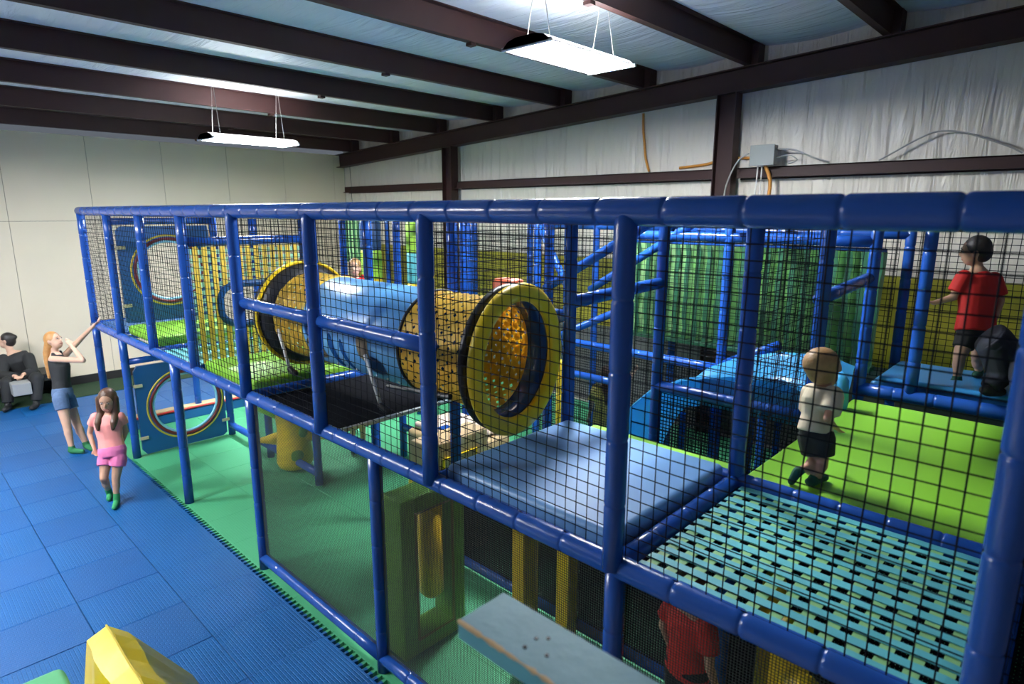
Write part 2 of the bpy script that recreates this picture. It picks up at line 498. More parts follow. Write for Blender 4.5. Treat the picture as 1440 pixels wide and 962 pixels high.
# ================================================================== LAMPS
def fixture(name, c, label, group, lit=1.0):
    t = thing(name, label, 'ceiling light', c, group); x, y, z = c
    bm = NB(); W, L = 0.27, 0.61
    pr = [(-W, 0), (-W * .72, .055), (-0.11, .075), (0.11, .075), (W * .72, .055), (W, 0)]
    a = [bm.verts.new((x + u, y - L, z + v)) for u, v in pr]; b = [bm.verts.new((x + u, y + L, z + v)) for u, v in pr]
    for i in range(5): bm.faces.new((a[i], a[i + 1], b[i + 1], b[i]))
    bm.faces.new(a); bm.faces.new(b[::-1])
    bmesh.ops.solidify(bm, geom=list(bm.faces), thickness=0.004)
    obj('housing', bm, M_white_metal, t)
    bm = NB(); box(bm, x - W + .045, x + W - .045, y - L + .03, y + L - .03, z - .005, z + .012, bev=0.004)
    obj('diffuser', bm, M_light, t)
    bm = NB(); box(bm, x - .03, x + .03, y - L + .08, y + L - .08, z + .076, z + .082); obj('uplight_slot', bm, M_uplight, t)
    for s in (-1, 1):
        bm = NB(); box(bm, x - W, x + W, y + s * (L - .012) - .012, y + s * (L - .012) + .012, z - .012, z + .02, bev=.003); obj('end_cap', bm, M_white_metal, t)
        zt = roofz(x) + 0.2
        for u in (-.13, .13):
            bm = NB(); tube(bm, [(x + u, y + s * .45, z + .06), (x + u * .15, y + s * .45, zt)], 0.004, 6); obj('hanger_chain', bm, M_wire, t)
    return t


fixture('ceiling_light', (6.14, 2.50, 4.40), 'white hanging light fixture above the tunnel, bright underside, nearest the rear wall girt', 'hanging light fixtures')
fixture('ceiling_light', (0.85, 1.95, 4.03), 'slim white hanging light fixture near the cream wall', 'hanging light fixtures')
fixture('ceiling_light', (0.85, -3.6, 4.03), 'white hanging light fixture over the open blue floor', 'hanging light fixtures')
fixture('ceiling_light', (3.50, -3.6, 4.20), 'white hanging light fixture over the blue floor before the tunnel', 'hanging light fixtures')

# ================================================================== PLAY FRAME
frame = thing('play_structure', 'two storey indoor playground frame of blue foam padded pipes with black netting', 'playground', (0, 0, 0))
RP, RR = 0.046, 0.052


def post(x, y, z0, z1, r=RP, dome=False):
    return obj('post', pipe_bm((x, y, z0), (x, y, z1), r, dome=dome), M_pipe, frame, True)


def rail(p0, p1, r=RP, seam=0.30):
    return obj('rail', pipe_bm(p0, p1, r, seam), M_pipe, frame, True)


# front row
for t in range(0, 9):
    post(XP[t], -.028 if t >= 4 else 0, HD, HT - (.05 if t >= 4 else 0), dome=t >= 4)
for x in (XP[0], XP[1], 2.5 * S, XP[4], 5.5 * S, XP[7], 8.5 * S + .2):
    post(x, 0, 0, HD)
rail((XP[0] - .03, 0, HT), (XP[9], 0, HT), RR + .003)
rail((XP[0] - .03, 0, HD), (XP[9], 0, HD), RR, 0.28)
for a, b in ((4, 5), (5, 6)): rail((XP[a], 0, 2.36), (XP[b], 0, 2.36), 0.045)
rail((XP[4], 0, 0.10), (5.5 * S, 0, 0.10), 0.045); rail((5.5 * S, 0, 0.10), (XP[7], 0, 0.10), 0.045); rail((XP[7], 0, .10), (XP[9], 0, .10), .045)
# further rows
for y, t0 in ((1.2, 0), (2.4, 2), (3.6, 1), (4.8, 0)):
    for t in range(t0, 9):
        post(XP[t] if y < 3 else t * S + (0.03 if t >= 7 else 0), y, 0, HT, 0.046)
for y in (1.2, 2.4, 3.6, 4.8):
    rail((XP[0] if y in (1.2, 4.8) else XP[2], y, HT), (XP[9], y, HT), RP)
for x in (XP[t] for t in range(0, 10)):
    rail((x, 0, HT), (x, 4.8 if x > 2 else 1.2, HT), RP)
rail((XP[0], 1.2, HD), (XP[4], 1.2, HD)); rail((XP[6], 1.2, HD), (XP[9], 1.2, HD), RR, 0.22)
for t in (0, 1, 2, 3, 4, 6, 7, 8): rail((XP[t], 0.03, HD), (XP[t], 1.17, HD))
rail((XP[4], 1.2, 2.38), (XP[6], 1.2, 2.38))
rail((XP[6], 2.4, 1.655), (XP[7], 2.4, 1.655)); rail((XP[4], 3.6, HD), (XP[6], 3.6, HD)); rail((XP[2], 3.6, HD), (XP[4], 3.6, HD))
rail((XP[7] - .03, 3.6, 1.63), (XP[9], 3.6, 1.63), 0.055)
post(8.80, 3.6, 1.63, HT)
rail((XP[5], 3.6, 2.85), (8.43, 3.6, 2.85)); rail((XP[5], 4.8, 2.88), (8.43, 4.8, 2.88)); rail((XP[3], 4.8, 2.9), (XP[5], 4.8, 2.9))
rail((7.2, 1.2, 2.48), (7.2, 2.4, 2.52)); rail((8.41, 2.4, 2.50), (8.41, 3.6, 2.56))
rail((5.96, 2.4, 2.37), (7.16, 2.4, 3.05), 0.042); rail((5.60, 3.6, 2.22), (6.90, 3.6, 3.02), 0.042); rail((5.1, 3.6, 1.60), (6.0, 3.6, 2.02), 0.042)
rail((4.84, 3.6, 2.9), (5.35, 3.6, 2.1), 0.042); rail((7.2, 3.6, 1.62), (7.75, 3.6, 1.9), .042)
rail((3.6, 2.4, 0.40), (4.8, 2.4, 0.40), 0.042); rail((3.6, 1.2, 0.14), (1.2, 1.2, 0.14), .045); rail((6.0, 1.2, .10), (9.69, 1.2, .10), .045)
rail((4.8, 3.6, 1.2), (6.0, 3.6, 1.2), .042)

# nets
Z0, Z1 = HD + .05, HT - .05
for t in range(0, 9):
    a, b = XP[t] + .045, XP[t + 1] - .045
    net('net', (a, 0, Z0), (1, 0, 0), (0, 0, 1), b - a, Z1 - Z0, 0.061, 0.056, 0.0026 if t >= 6 else 0.0024, frame, wob=0.006)
net('net', (XP[0], .045, Z0), (0, 1, 0), (0, 0, 1), 1.11, Z1 - Z0, .06, .056, .0024, frame)
for t in range(0, 9):
    if t in (4, 5): continue
    a, b = XP[t] + .045, XP[t + 1] - .045
    if t < 4: net('net', (a, 1.2, Z0), (1, 0, 0), (0, 0, 1), b - a, Z1 - Z0, 0.06, 0.056, 0.0022, frame)
net('net', (XP[4] + .05, 1.2, 2.43), (1, 0, 0), (0, 0, 1), 2.3, 0.6, .06, .056, .0022, frame)
net('net', (XP[6] + .05, 2.4, 1.70), (1, 0, 0), (0, 0, 1), 1.13, 1.32, .06, .056, .0024, frame)
for t in range(2, 7):
    net('net', (XP[t] + .05, 3.6, HD + .05), (1, 0, 0), (0, 0, 1), 1.1, 1.2, .06, .056, .0024, frame)
for t in range(0, 9):
    net('net', (t * S + .05, 4.8, HD - .1), (1, 0, 0), (0, 0, 1), 1.1, Z1 - HD + .1, .06, .056, .003, frame)
net('net', (XP[6] + .05, 2.4, 0.1), (1, 0, 0), (0, 0, 1), 1.13, 1.5, .03, .03, .004, frame)
net('net', (XP[4] + .05, 3.6, 0.1), (1, 0, 0), (0, 0, 1), 2.3, 1.42, .03, .03, .004, frame)
net('net', (XP[7], 1.25, Z0), (0, 1, 0), (0, 0, 1), 1.1, .0 + 1.4, .06, .056, .0022, frame)
net('net', (7.2, 0.05, Z0), (0, 1, 0), (0, 0, 1), 1.1, Z1 - Z0, 0.06, 0.056, 0.0025, frame, hole=(.55, 2.2 - Z0, .40))
net('net', (4.66, 0.05, Z0), (0, 1, 0), (0, 0, 1), 1.1, Z1 - Z0, 0.06, 0.056, 0.0025, frame, hole=(.55, 2.2 - Z0, .44))
# fine mesh screens on the lower storey
for xa, xb in ((XP[4] + .045, 5.5 * S - .045), (5.5 * S + .045, XP[7] - .045), (XP[7] + .045, 10.35)):
    net('mesh_screen', (xa, 0, .14), (1, 0, 0), (0, 0, 1), xb - xa, HD - .19, 0.0125, 0.0125, 0.0017, frame, wob=0.0, seg=3, material=M_netw)
for xa, xb in ((6.05, 7.15), (7.25, 8.38), (8.48, 9.64), (9.74, 10.9)):
    net('shade_mesh_wall', (xa, 1.2, .08), (1, 0, 0), (0, 0, 1), xb - xa, (HD - .14) if xa > 7 else .62, .02, .02, .0082, frame, wob=0, seg=3)  # mesh added and packed dense to darken the space under the decks
# dark mesh sheet slung under the tunnel
net('underside_mesh', (4.86, 0.06, HD - .02), (1, 0, 0), (0, 1, 0), 1.17, 1.08, 0.018, 0.018, 0.0046, frame, wob=0.0, seg=3, material=M_net)
bm = NB(); box(bm, 6.02, 6.05, 0.04, 1.16, HD - .035, HD - .005, bev=.005); obj('mesh_edge_bar', bm, M_chrome, frame)

# ================================================================== DECK MATS


def pad(name, x0, x1, y0, y1, z0, z1, material, label, cat='mat', group=None, bev=0.035, dent=0.0):
    bm = NB(); box(bm, x0, x1, y0, y1, z0, z1, bev=bev)
    o = obj(name, bm, material, None, True)
    md = o.modifiers.new('wn', 'WEIGHTED_NORMAL'); md.keep_sharp = False
    return tag(o, label, cat, group)


pad('deck_mat', 7.23, 8.38, 0.055, 1.16, HD - .01, HD + .10, M_mat_blue, 'thick light blue vinyl mat on the deck in front of the yellow ring', 'mat')
pad('deck_mat', 8.45, 9.72, 1.28, 3.36, HD - .06, HD + .02, M_mat_green, 'big lime green vinyl mat under the toddler in the tan shirt', 'mat', bev=.025)
pad('deck_mat', 7.28, 8.40, 1.27, 1.42, HD - .08, HD + .005, M_mat_green, 'narrow lime green pad edging the dark opening behind the light blue mat', 'mat', bev=.02)
pad('deck_mat', 8.48, 11.0, 3.70, 4.72, HD + .0, HD + .115, mat('blue_landing_vinyl', (0.03, 0.22, 0.50), .35, var=.08), 'blue vinyl landing mat under the boy in the red shirt', 'mat', bev=.04)
pad('deck_mat', 8.55, 11.0, 3.66, 3.98, HD + .116, HD + .17, MATS['blue_landing_vinyl'], 'rounded blue bolster along the edge of the landing', 'bolster', bev=.025)
pad('deck_mat', 1.26, 2.36, 0.06, 1.15, HD + .03, HD + .14, M_mat_green, 'lime green mat before the upper round-hole panel', 'mat')
pad('deck_mat', 3.66, 4.74, 0.06, 1.15, HD - .0, HD + .10, M_mat_green, 'lime green mat between the woven yellow wall and the tunnel', 'mat')
pad('deck_mat', 0.06, 1.15, 0.06, 1.15, HD - .03, HD + .04, M_panel_blue, 'dark blue deck pad at the far end of the upper storey', 'mat')
pad('deck_mat', 2.45, 4.75, 1.26, 2.34, HD - .03, HD + .05, M_panel_blue, 'dark blue deck pad behind the tunnel', 'mat')


# ================================================================== WOVEN DECKS AND WALLS
def strap(name, pts, wdir, w, th, material, parent):
    """flat band through pts, width along wdir"""
    bm = NB(); wd = V(wdir).normalized(); rings = []
    for i, p in enumerate(pts):
        p = V(p); d = (V(pts[min(i + 1, len(pts) - 1)]) - V(pts[max(0, i - 1)])).normalized(); nn = d.cross(wd).normalized()
        rings.append([bm.verts.new(p + wd * (a * w / 2) + nn * (b * th / 2)) for a, b in ((-1, -1), (1, -1), (1, 1), (-1, 1))])
    for a, b in zip(rings, rings[1:]):
        for k in range(4): bm.faces.new((a[k], a[(k + 1) % 4], b[(k + 1) % 4], b[k]))
    bm.faces.new(rings[0][::-1]); bm.faces.new(rings[-1])
    return obj(name, bm, material, parent)


def woven_deck(label, x0, x1, y0, y1, z, ma, mb, pitch=0.0855, wa=.048, wb=.047):
    t = thing('woven_deck', label, 'woven floor', ((x0 + x1) / 2, (y0 + y1) / 2, z - .02))
    nx, ny = round((x1 - x0) / pitch), round((y1 - y0) / pitch)
    px, py = (x1 - x0) / nx, (y1 - y0) / ny
    for j in range(ny):
        y = y0 + (j + .5) * py
        pts = []
        for i in range(nx + 1):
            s = 1 if (i + j) % 2 else -1
            if i == 0: pts.append((x0, y, z))
            xx = x0 + (i + .5) * px
            if i < nx: pts.append((xx, y, z + .001 * s + .0045))
        pts.append((x1, y, z)); strap('teal_strap', pts, (0, 1, 0), wa, .004, ma, t)
    for i in range(nx):
        x = x0 + (i + .5) * px; pts = [(x, y0, z)]
        for j in range(ny):
            s = -1 if (i + j) % 2 else 1
            pts.append((x, y0 + (j + .5) * py, z + .001 * s - .0015))
        pts.append((x, y1, z)); strap('green_strap', pts, (1, 0, 0), wb, .004, mb, t)
    return t


woven_deck('woven teal and pale green strap floor beside the light blue mat', XP[7] + .06, XP[8] - .05, 0.045, 1.165, HD, M_strap_teal, M_strap_green)
woven_deck('small woven teal floor between the green mats', 2.40, 3.56, .05, 1.16, HD, M_strap_teal, mat('sea_green_strap', (0.04, .25, .22), .5))

ww = thing('woven_wall', 'woven wall of upright yellow straps and mint bands with a blue rimmed crawl hole', 'woven wall', (3.6, .6, HD))
HC = (0.56, 2.18); HRY, HRZ = 0.27, 0.20


def in_hole(y, z):
    return (abs((y - HC[0]) / HRY)) ** 3 + (abs((z - HC[1]) / HRZ)) ** 3 < 1


def clipped(line, name, wdir, w, material):
    cur = []
    for p in line:
        if in_hole(p[1], p[2]):
            if len(cur) > 2: strap(name, cur, wdir, w, .004, material, ww)
            cur = []
        else: cur.append(p)
    if len(cur) > 2: strap(name, cur, wdir, w, .004, material, ww)


NYS, NZS = 13, 14
for i in range(NYS):
    y = .06 + 1.08 * (i + .5) / NYS
    clipped([(3.606 + .0015 * math.sin(PI * k / 2 + PI * i), y, 1.63 + 1.12 * k / 28) for k in range(29)], 'yellow_strap', (0, 1, 0), .049, M_strap_yellow)
for j in range(NZS):
    z = 1.66 + 1.08 * (j + .5) / NZS
    clipped([(3.6 - .0015 * math.sin(PI * k / 2 + PI * j) - .002, .05 + 1.10 * k / 26, z) for k in range(27)], 'mint_strap', (0, 0, 1), .046, M_strap_mint)
bm = NB(); N = 40; pts = []
for k in range(N + 1):
    a = 2 * PI * k / N; c, s = math.cos(a), math.sin(a); q = (abs(c) ** 3 + abs(s) ** 3) ** (-1 / 3)
    pts.append((3.6, HC[0] + HRY * c * q, HC[1] + HRZ * s * q))
tube(bm, pts, 0.035, 10, False); obj('hole_rim', bm, M_panel_blue, ww, True)
bm = pipe_bm((3.6, .04, 2.80), (3.6, 1.16, 2.80), .042); obj('top_rail', bm, M_pipe, ww, True)

# ================================================================== ROUND HOLE PANELS


def hole_panel(label, x, y0, y1, z0, z1, cy, cz, r):
    t = thing('hole_panel', label, 'panel', (x, (y0 + y1) / 2, z0))
    bm = NB(); N = 64; th = .02; inn = []; out = []
    for k in range(N):
        a = 2 * PI * (k + .5) / N; c, s = math.cos(a), math.sin(a)
        ky = ((y1 - cy) / c if c > 0 else (y0 - cy) / c); kz = ((z1 - cz) / s if s > 0 else (z0 - cz) / s); q = min(ky, kz)
        inn.append((cy + r * c, cz + r * s)); out.append((cy + q * c, cz + q * s))
    vs = {}
    for sx in (-1, 1):
        vs[sx] = ([bm.verts.new((x + sx * th, *p)) for p in inn], [bm.verts.new((x + sx * th, *p)) for p in out])
        A, B = vs[sx]
        for k in range(N): bm.faces.new((A[k], A[(k + 1) % N], B[(k + 1) % N], B[k]))
    for q in (0, 1):
        for k in range(N): bm.faces.new((vs[-1][q][k], vs[-1][q][(k + 1) % N], vs[1][q][(k + 1) % N], vs[1][q][k]))
    obj('board', bm, M_panel_blue, t)
    for nm, rr, rad, mt in (('outer_band', r + .075, .012, M_yel_trim), ('middle_band', r + .035, .020, M_maroon), ('groove_band', r + .056, .008, M_panel_blue)):
        bm = NB(); tube(bm, [(x + th + .004, cy + rr * math.cos(2 * PI * k / 64), cz + rr * math.sin(2 * PI * k / 64)) for k in range(65)], rad, 8, False)
        obj(nm, bm, mt, t, True)
    bm = NB(); tube(bm, [(x + .012, cy + (r + .004) * math.cos(2 * PI * k / 64), cz + (r + .004) * math.sin(2 * PI * k / 64)) for k in range(65)], .018, 8, False)
    obj('inner_rim', bm, M_sky, t, True)
    for yy in (y0 - .0, y1 - .04):
        for zz in (z0 + .22, z1 - .25):
            bm = NB(); box(bm, x + th, x + th + .02, yy - .02, yy + .08, zz - .02, zz + .02, bev=.004); obj('bracket', bm, M_cream_pl, t)
    return t


hole_panel('upper blue plastic panel with a ringed round hole, seen through netting', 1.2, .07, 1.13, HD + .15, 2.90, .62, 2.35, .36)
hole_panel('lower blue plastic panel with a ringed round hole standing on the green floor', 1.2, .07, 1.13, .02, 1.18, .64, .60, .39)
bm = pipe_bm((1.2, .04, 1.25), (1.2, 1.16, 1.25), .04); obj('rail', bm, M_pipe, frame, True)
bm = pipe_bm((1.2, .04, 2.96), (1.2, 1.16, 2.96), .04); obj('rail', bm, M_pipe, frame, True)
k = thing('padded_kerb', 'low blue kerb with tan top and red piping behind the lower round-hole panel', 'kerb', (0.0, .9, 0))
bm = NB(); box(bm, -.08, .08, .06, 2.3, 0.0, .14, bev=.015); obj('base', bm, M_panel_blue, k)
bm = NB(); box(bm, -.10, .06, .06, 2.3, .141, .19, bev=.012); obj('cap', bm, M_foam_tan, k)
bm = NB(); tube(bm, [(.075, .06, .165), (.075, 2.3, .165)], .014, 8); obj('piping', bm, M_red, k)

# ================================================================== TUNNEL
tun = thing('crawl_tunnel', 'hanging crawl tunnel of blue plastic tube and woven yellow straps with a fat yellow ring', 'tunnel', (6.0, .6, 1.7))
TC = (0.6, 2.20)


def ring_pt(x, a, r):
    lean = max(0.0, min(1.0, (x - 6.3) / 0.7)) * -0.14      # the mouth hangs slightly askew
    return V((x + lean * r * math.cos(a), TC[0] + r * math.cos(a), TC[1] + r * math.sin(a)))


def shell(name, prof, material, parent, n=48, close=False):
    """surface of revolution about the tunnel axis, prof = (x, r)"""
    bm = NB(); rows = [[bm.verts.new(ring_pt(x, 2 * PI * k / n, r)) for k in range(n)] for x, r in prof]
    prs = list(zip(rows, rows[1:])) + ([(rows[-1], rows[0])] if close else [])
    for a, b in prs:
        for k in range(n): bm.faces.new((a[k], a[(k + 1) % n], b[(k + 1) % n], b[k]))
    return obj(name, bm, material, parent, True)


def torus_prof(xc, rc, rx, rr, n=16):
    return [(xc + rx * math.cos(2 * PI * k / n), rc + rr * math.sin(2 * PI * k / n)) for k in range(n)]


tubeo = shell('tube', [(5.29, .345), (5.30, .358), (6.52, .358), (6.53, .345), (6.52, .332), (5.30, .332)], M_tube_blue, tun, close=True)
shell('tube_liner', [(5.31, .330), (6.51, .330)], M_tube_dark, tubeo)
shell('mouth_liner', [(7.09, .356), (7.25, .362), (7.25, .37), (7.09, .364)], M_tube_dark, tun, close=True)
shell('mouth_ring', torus_prof(7.285, .412, .045, .056), M_ring_yellow, tun, close=True)
shell('black_flange', torus_prof(7.19, .425, .03, .030), M_black_foam, tun, close=True)
shell('end_band', [(4.62, .40), (4.62, .445), (4.70, .445), (4.83, .372), (4.83, .362), (4.70, .40)], M_black_foam, tun, close=True)
shell('end_piping', torus_prof(4.71, .45, .016, .016, 8), M_ring_yellow, tun, close=True)


def weave_tube(xa, xb, r0, r1, nst, nm):
    L = xb - xa; w = 2 * PI * (r0 + r1) / 2 / nst * math.cos(PI / 4)
    turn = L / ((r0 + r1) / 2)
    for hand in (1, -1):
        for i in range(nst):
            bm = NB(); A = []; B = []; n = max(6, round(L / .05))
            hw = PI / nst * 0.70
            for k in range(n + 1):
                f = k / n; x = xa + L * f; r = r0 + (r1 - r0) * f
                a = 2 * PI * i / nst + hand * turn * f
                rr = r + .003 * math.sin((a * nst / 2) + (PI / 2 if hand > 0 else -PI / 2)) + (.0015 if hand > 0 else -.0015)
                A.append([bm.verts.new(ring_pt(x, a - hw, rr)), bm.verts.new(ring_pt(x, a, rr + .001)), bm.verts.new(ring_pt(x, a + hw, rr))])
            for p, q in zip(A, A[1:]):
                bm.faces.new((p[0], p[1], q[1], q[0])); bm.faces.new((p[1], p[2], q[2], q[1]))
            bmesh.ops.solidify(bm, geom=list(bm.faces), thickness=0.003)
            obj(nm, bm, M_strap_yellow, tun)


weave_tube(6.52, 7.09, .352, .356, 26, 'woven_strap')
weave_tube(7.06, 7.18, .376, .40, 26, 'woven_strap')
weave_tube(4.82, 5.31, .366, .352, 26, 'woven_strap')
for xa in (5.29, 6.53):
    shell('tube_collar', torus_prof(xa, .357, .012, .010, 8), M_strap_yellow if xa < 6 else M_black_foam, tun, close=True)
# picture patches on the tube
def tube_patch(name, x0, x1, a0, a1, material, r=.3595):
    bm = NB(); R = []
    for i in range(9):
        u = i / 8; x = x0 + (x1 - x0) * u; cut = .18 * abs(u - .5) ** 2 * 4
        R.append([bm.verts.new(ring_pt(x, a0 + (a1 - a0) * (cut + (1 - 2 * cut) * j / 8), r)) for j in range(9)])
    for a, b in zip(R, R[1:]):
        for j in range(8): bm.faces.new((a[j], a[j + 1], b[j + 1], b[j]))
    bmesh.ops.solidify(bm, geom=list(bm.faces), thickness=0.002)
    return obj(name, bm, material, tubeo, True)


M_pt = mat('tan_print', (.42, .30, .16), .3, var=.35, vscale=12); M_pn = mat('navy_print', (.02, .07, .22), .3); M_pc = mat('mid_blue_print', (.03, .16, .50), .25)
D = math.radians
tube_patch('tan_print', 5.32, 5.56, D(192), D(222), M_pt); tube_patch('navy_print', 5.34, 5.46, D(172), D(192), M_pc)
tube_patch('tan_print', 6.06, 6.20, D(172), D(205), M_pt); tube_patch('navy_print', 6.12, 6.34, D(196), D(222), M_pn)
tube_patch('blue_print', 5.66, 5.74, D(180), D(236), M_pc); tube_patch('blue_print', 5.82, 5.88, D(184), D(238), M_pc)
for xa in (5.03, 6.30):
    pass
for k in range(9):      # bolts of the tube's lower flange
    bm = NB(); ellipsoid(bm, ring_pt(5.35 + k * .13, D(228), .361), .008, .008, .008, n=8, m=5); obj('bolt', bm, M_white_metal, tubeo)
# steel struts
for (xa, za, xb, zb) in ((4.94, 2.13, 5.13, 1.83), (6.21, 2.12, 6.40, 1.80)):
    bm = NB(); a, b = V((xa, .215, za)), V((xb, .20, zb)); tube(bm, [a, b], .014, 8); s_ = obj('strut', bm, mat('pale_steel_strut', (.72, .72, .70), .35), tun, True)
    bm = NB(); capsule(bm, b, b + V((.05, .02, -.03)), .024, .024); obj('strut_clamp', bm, M_black_foam, s_, True)
bm = NB(); tube(bm, [(6.55, .16, 1.98), (7.15, .17, 2.03)], .018, 8); obj('hang_strap', bm, M_black_foam, tun)

# ================================================================== SLIDE
sl = thing('slide', 'sky blue plastic slide trough dropping behind the rail beside the green curtain', 'slide', (7.6, 3.0, 1.2))
bm = NB()
path = [(8.40, 1.60), (8.2, 1.60), (7.8, 1.575), (7.4, 1.46), (7.1, 1.30), (6.92, 1.12), (6.80, .90), (6.71, .66), (6.62, .42), (6.50, .22), (6.30, .12)]
cs = [(-.56, .26), (-.53, .28), (-.50, .25), (-.46, .08), (-.38, .0), (0, -.015), (.38, 0), (.46, .08), (.50, .25), (.53, .28), (.56, .26)]
rows = [[bm.verts.new((x, 3.0 + u, z + v * (0.8 if x > 8.3 else 1))) for u, v in cs] for x, z in path]
for a, b in zip(rows, rows[1:]):
    for j in range(len(cs) - 1): bm.faces.new((a[j], a[j + 1], b[j + 1], b[j]))
bmesh.ops.solidify(bm, geom=list(bm.faces), thickness=-0.012)
obj('trough', bm, M_slide, sl, True)
bm = NB(); box(bm, 7.55, 8.42, 2.47, 2.50, 1.55, 1.78, bev=.01); obj('side_skirt', bm, M_slide, sl)
bm = NB(); tube(bm, [(8.44, 3.0, 1.50), (8.46, 2.98, 1.66), (8.45, 2.98, 1.82), (8.42, 3.0, 1.88)], [.05, .06, .055, .03], 12); obj('entry_lip', bm, M_slide, sl, True)
for xx, zz in ((7.9, 1.52), (7.3, 1.36)):
    for s in (-1, 1):
        bm = NB(); tube(bm, [(xx, 3 + s * .3, 0), (xx, 3 + s * .3, zz)], .03, 8); obj('support_leg', bm, M_pipe, sl)

# ================================================================== CURTAINS, BAGS


def curtain(label, x0, x1, y, z0, z1, pleats, group=None):
    t = thing('mesh_curtain', label, 'curtain', ((x0 + x1) / 2, y, z0), group)
    bm = NB(); n = pleats * 10; m_ = 12; g = []
    rnd = random.Random(3)
    jit = [rnd.uniform(-.35, .35) for _ in range(pleats + 2)]
    for i in range(n + 1):
        f = i / n; row = []
        for j in range(m_ + 1):
            h = j / m_
            p = f * pleats + jit[int(f * pleats)] * math.sin(PI * ((f * pleats) % 1)) * .4 + .10 * math.sin(3 * h + i * .02)
            row.append(bm.verts.new((x0 + (x1 - x0) * f, y + .075 * math.sin(2 * PI * p), z0 + (z1 - z0) * h)))
        g.append(row)
    for i, (a, b) in enumerate(zip(g, g[1:])):
        for j in range(m_):
            bm.faces.new((a[j], b[j], b[j + 1], a[j + 1]))
    obj('cloth', bm, M_curt, t, True)
    bm = NB(); tube(bm, [(x0, y, z1 + .015), (x1, y, z1 + .015)], .02, 10); obj('curtain_rod', bm, M_pipe, t, True)
    bm = NB(); box(bm, x0, x1, y - .09, y + .09, z0 - .05, z0 - .002, bev=.01); obj('hem_band', bm, M_curt_d, t)
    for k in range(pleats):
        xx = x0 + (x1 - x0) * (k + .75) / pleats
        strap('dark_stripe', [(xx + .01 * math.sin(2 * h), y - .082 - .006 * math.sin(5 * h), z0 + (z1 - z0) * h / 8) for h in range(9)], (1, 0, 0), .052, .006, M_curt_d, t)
    return t


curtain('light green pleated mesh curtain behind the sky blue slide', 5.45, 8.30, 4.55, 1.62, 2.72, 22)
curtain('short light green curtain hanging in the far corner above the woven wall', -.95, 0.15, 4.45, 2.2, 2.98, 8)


def bag(label, x, y, z0, z1, r, bands, group):
    t = thing('hanging_bag', label, 'punch bag', (x, y, z0), group)
    n = len(bands)
    for i, mt in enumerate(bands):
        a, b = z0 + (z1 - z0) * i / n, z0 + (z1 - z0) * (i + 1) / n
        bm = NB(); tube(bm, [(x, y, a + .002), (x, y, a + .03), (x, y, b - .03), (x, y, b - .002)], [r * .93, r, r, r * .93], 18); obj('band', bm, mt, t, True)
    bm = NB(); tube(bm, [(x, y, z1), (x, y, HT)], .01, 6); obj('hanging_cord', bm, M_black_foam, t)
    return t


M_teal_b = mat('teal_vinyl', (.10, .42, .45), .45); M_lime_b = mat('lime_vinyl', (.35, .62, .06), .45); M_navy_b = mat('navy_vinyl', (.02, .06, .16), .45); M_ylw_b = mat('amber_vinyl', (.75, .50, .02), .45)
bag('hanging roller of yellow, lime and navy bands behind the tunnel', 2.15, 3.0, HD + .15, 2.95, .15, [M_ylw_b, M_lime_b, M_navy_b], 'hanging rollers')
bag('hanging roller of yellow, teal and lime bands by the blue post', 3.05, 3.1, HD + .15, 2.95, .12, [M_ylw_b, M_teal_b, M_lime_b], 'hanging rollers')
bag('slim standing roller with yellow top and orange foot beside the ring', 5.55, 3.2, .35, 1.45, .075, [M_orange, M_ylw_b, M_ylw_b], 'hanging rollers')
bm = NB(); box(bm, 6.52, 6.72, 1.12, 1.28, 2.428, 2.60, bev=.03)  # plain block in place of a half-hidden child in red
tag(obj('child_stand_in', bm, M_orange, None, True), 'small orange red block standing in for a child in red behind the yellow ring', 'foam block')

# ================================================================== GROUND FLOOR TOYS
# yellow horned column
pc = thing('horned_post', 'yellow foam climbing column with horns and green round dimples', 'climbing toy', (2.95, 1.25, 0))
bm = NB(); X, Y = 2.95, 1.25
tube(bm, [(X, Y, z) for z in (.02, .04, .10, .30, .50, .75, 1.0, 1.25, 1.45, 1.50)], [.12, .19, .215, .205, .185, .195, .19, .185, .17, .10], 22)
obj('column', bm, M_ring_yellow, pc, True)
for i, (az, z) in enumerate(((224, .40), (40, .46), (226, .78), (215, .68), (44, .86), (150, .95), (95, .7))):
    a = D(az)
    d = V((math.cos(a), math.sin(a), -.12 if i in (0, 1) else .1)); b = V((X, Y, z)) + d * .15
    bm = NB(); tube(bm, [b, b + d * .08, b + d * .20, b + d * .27, b + d * .29], [.09, .075, .045, .03, .008], 12)
    obj('horn', bm, M_ring_yellow if i not in (3,) else M_mat_green, pc, True)
vd = (CAM - V((X, Y, .6))); va = math.atan2(vd.y, vd.x)
for (da, z, r) in ((8, .22, .075), (12, .80, .07), (-4, 1.22, .08), (35, .5, .06)):
    a = va + D(da); c = V((X + .19 * math.cos(a), Y + .19 * math.sin(a), z))
    bm = NB(); ellipsoid(bm, c, .03, r, r * 1.15, Matrix.Rotation(a, 3, 'Z')); obj('dimple', bm, M_foam_green, pc, True)


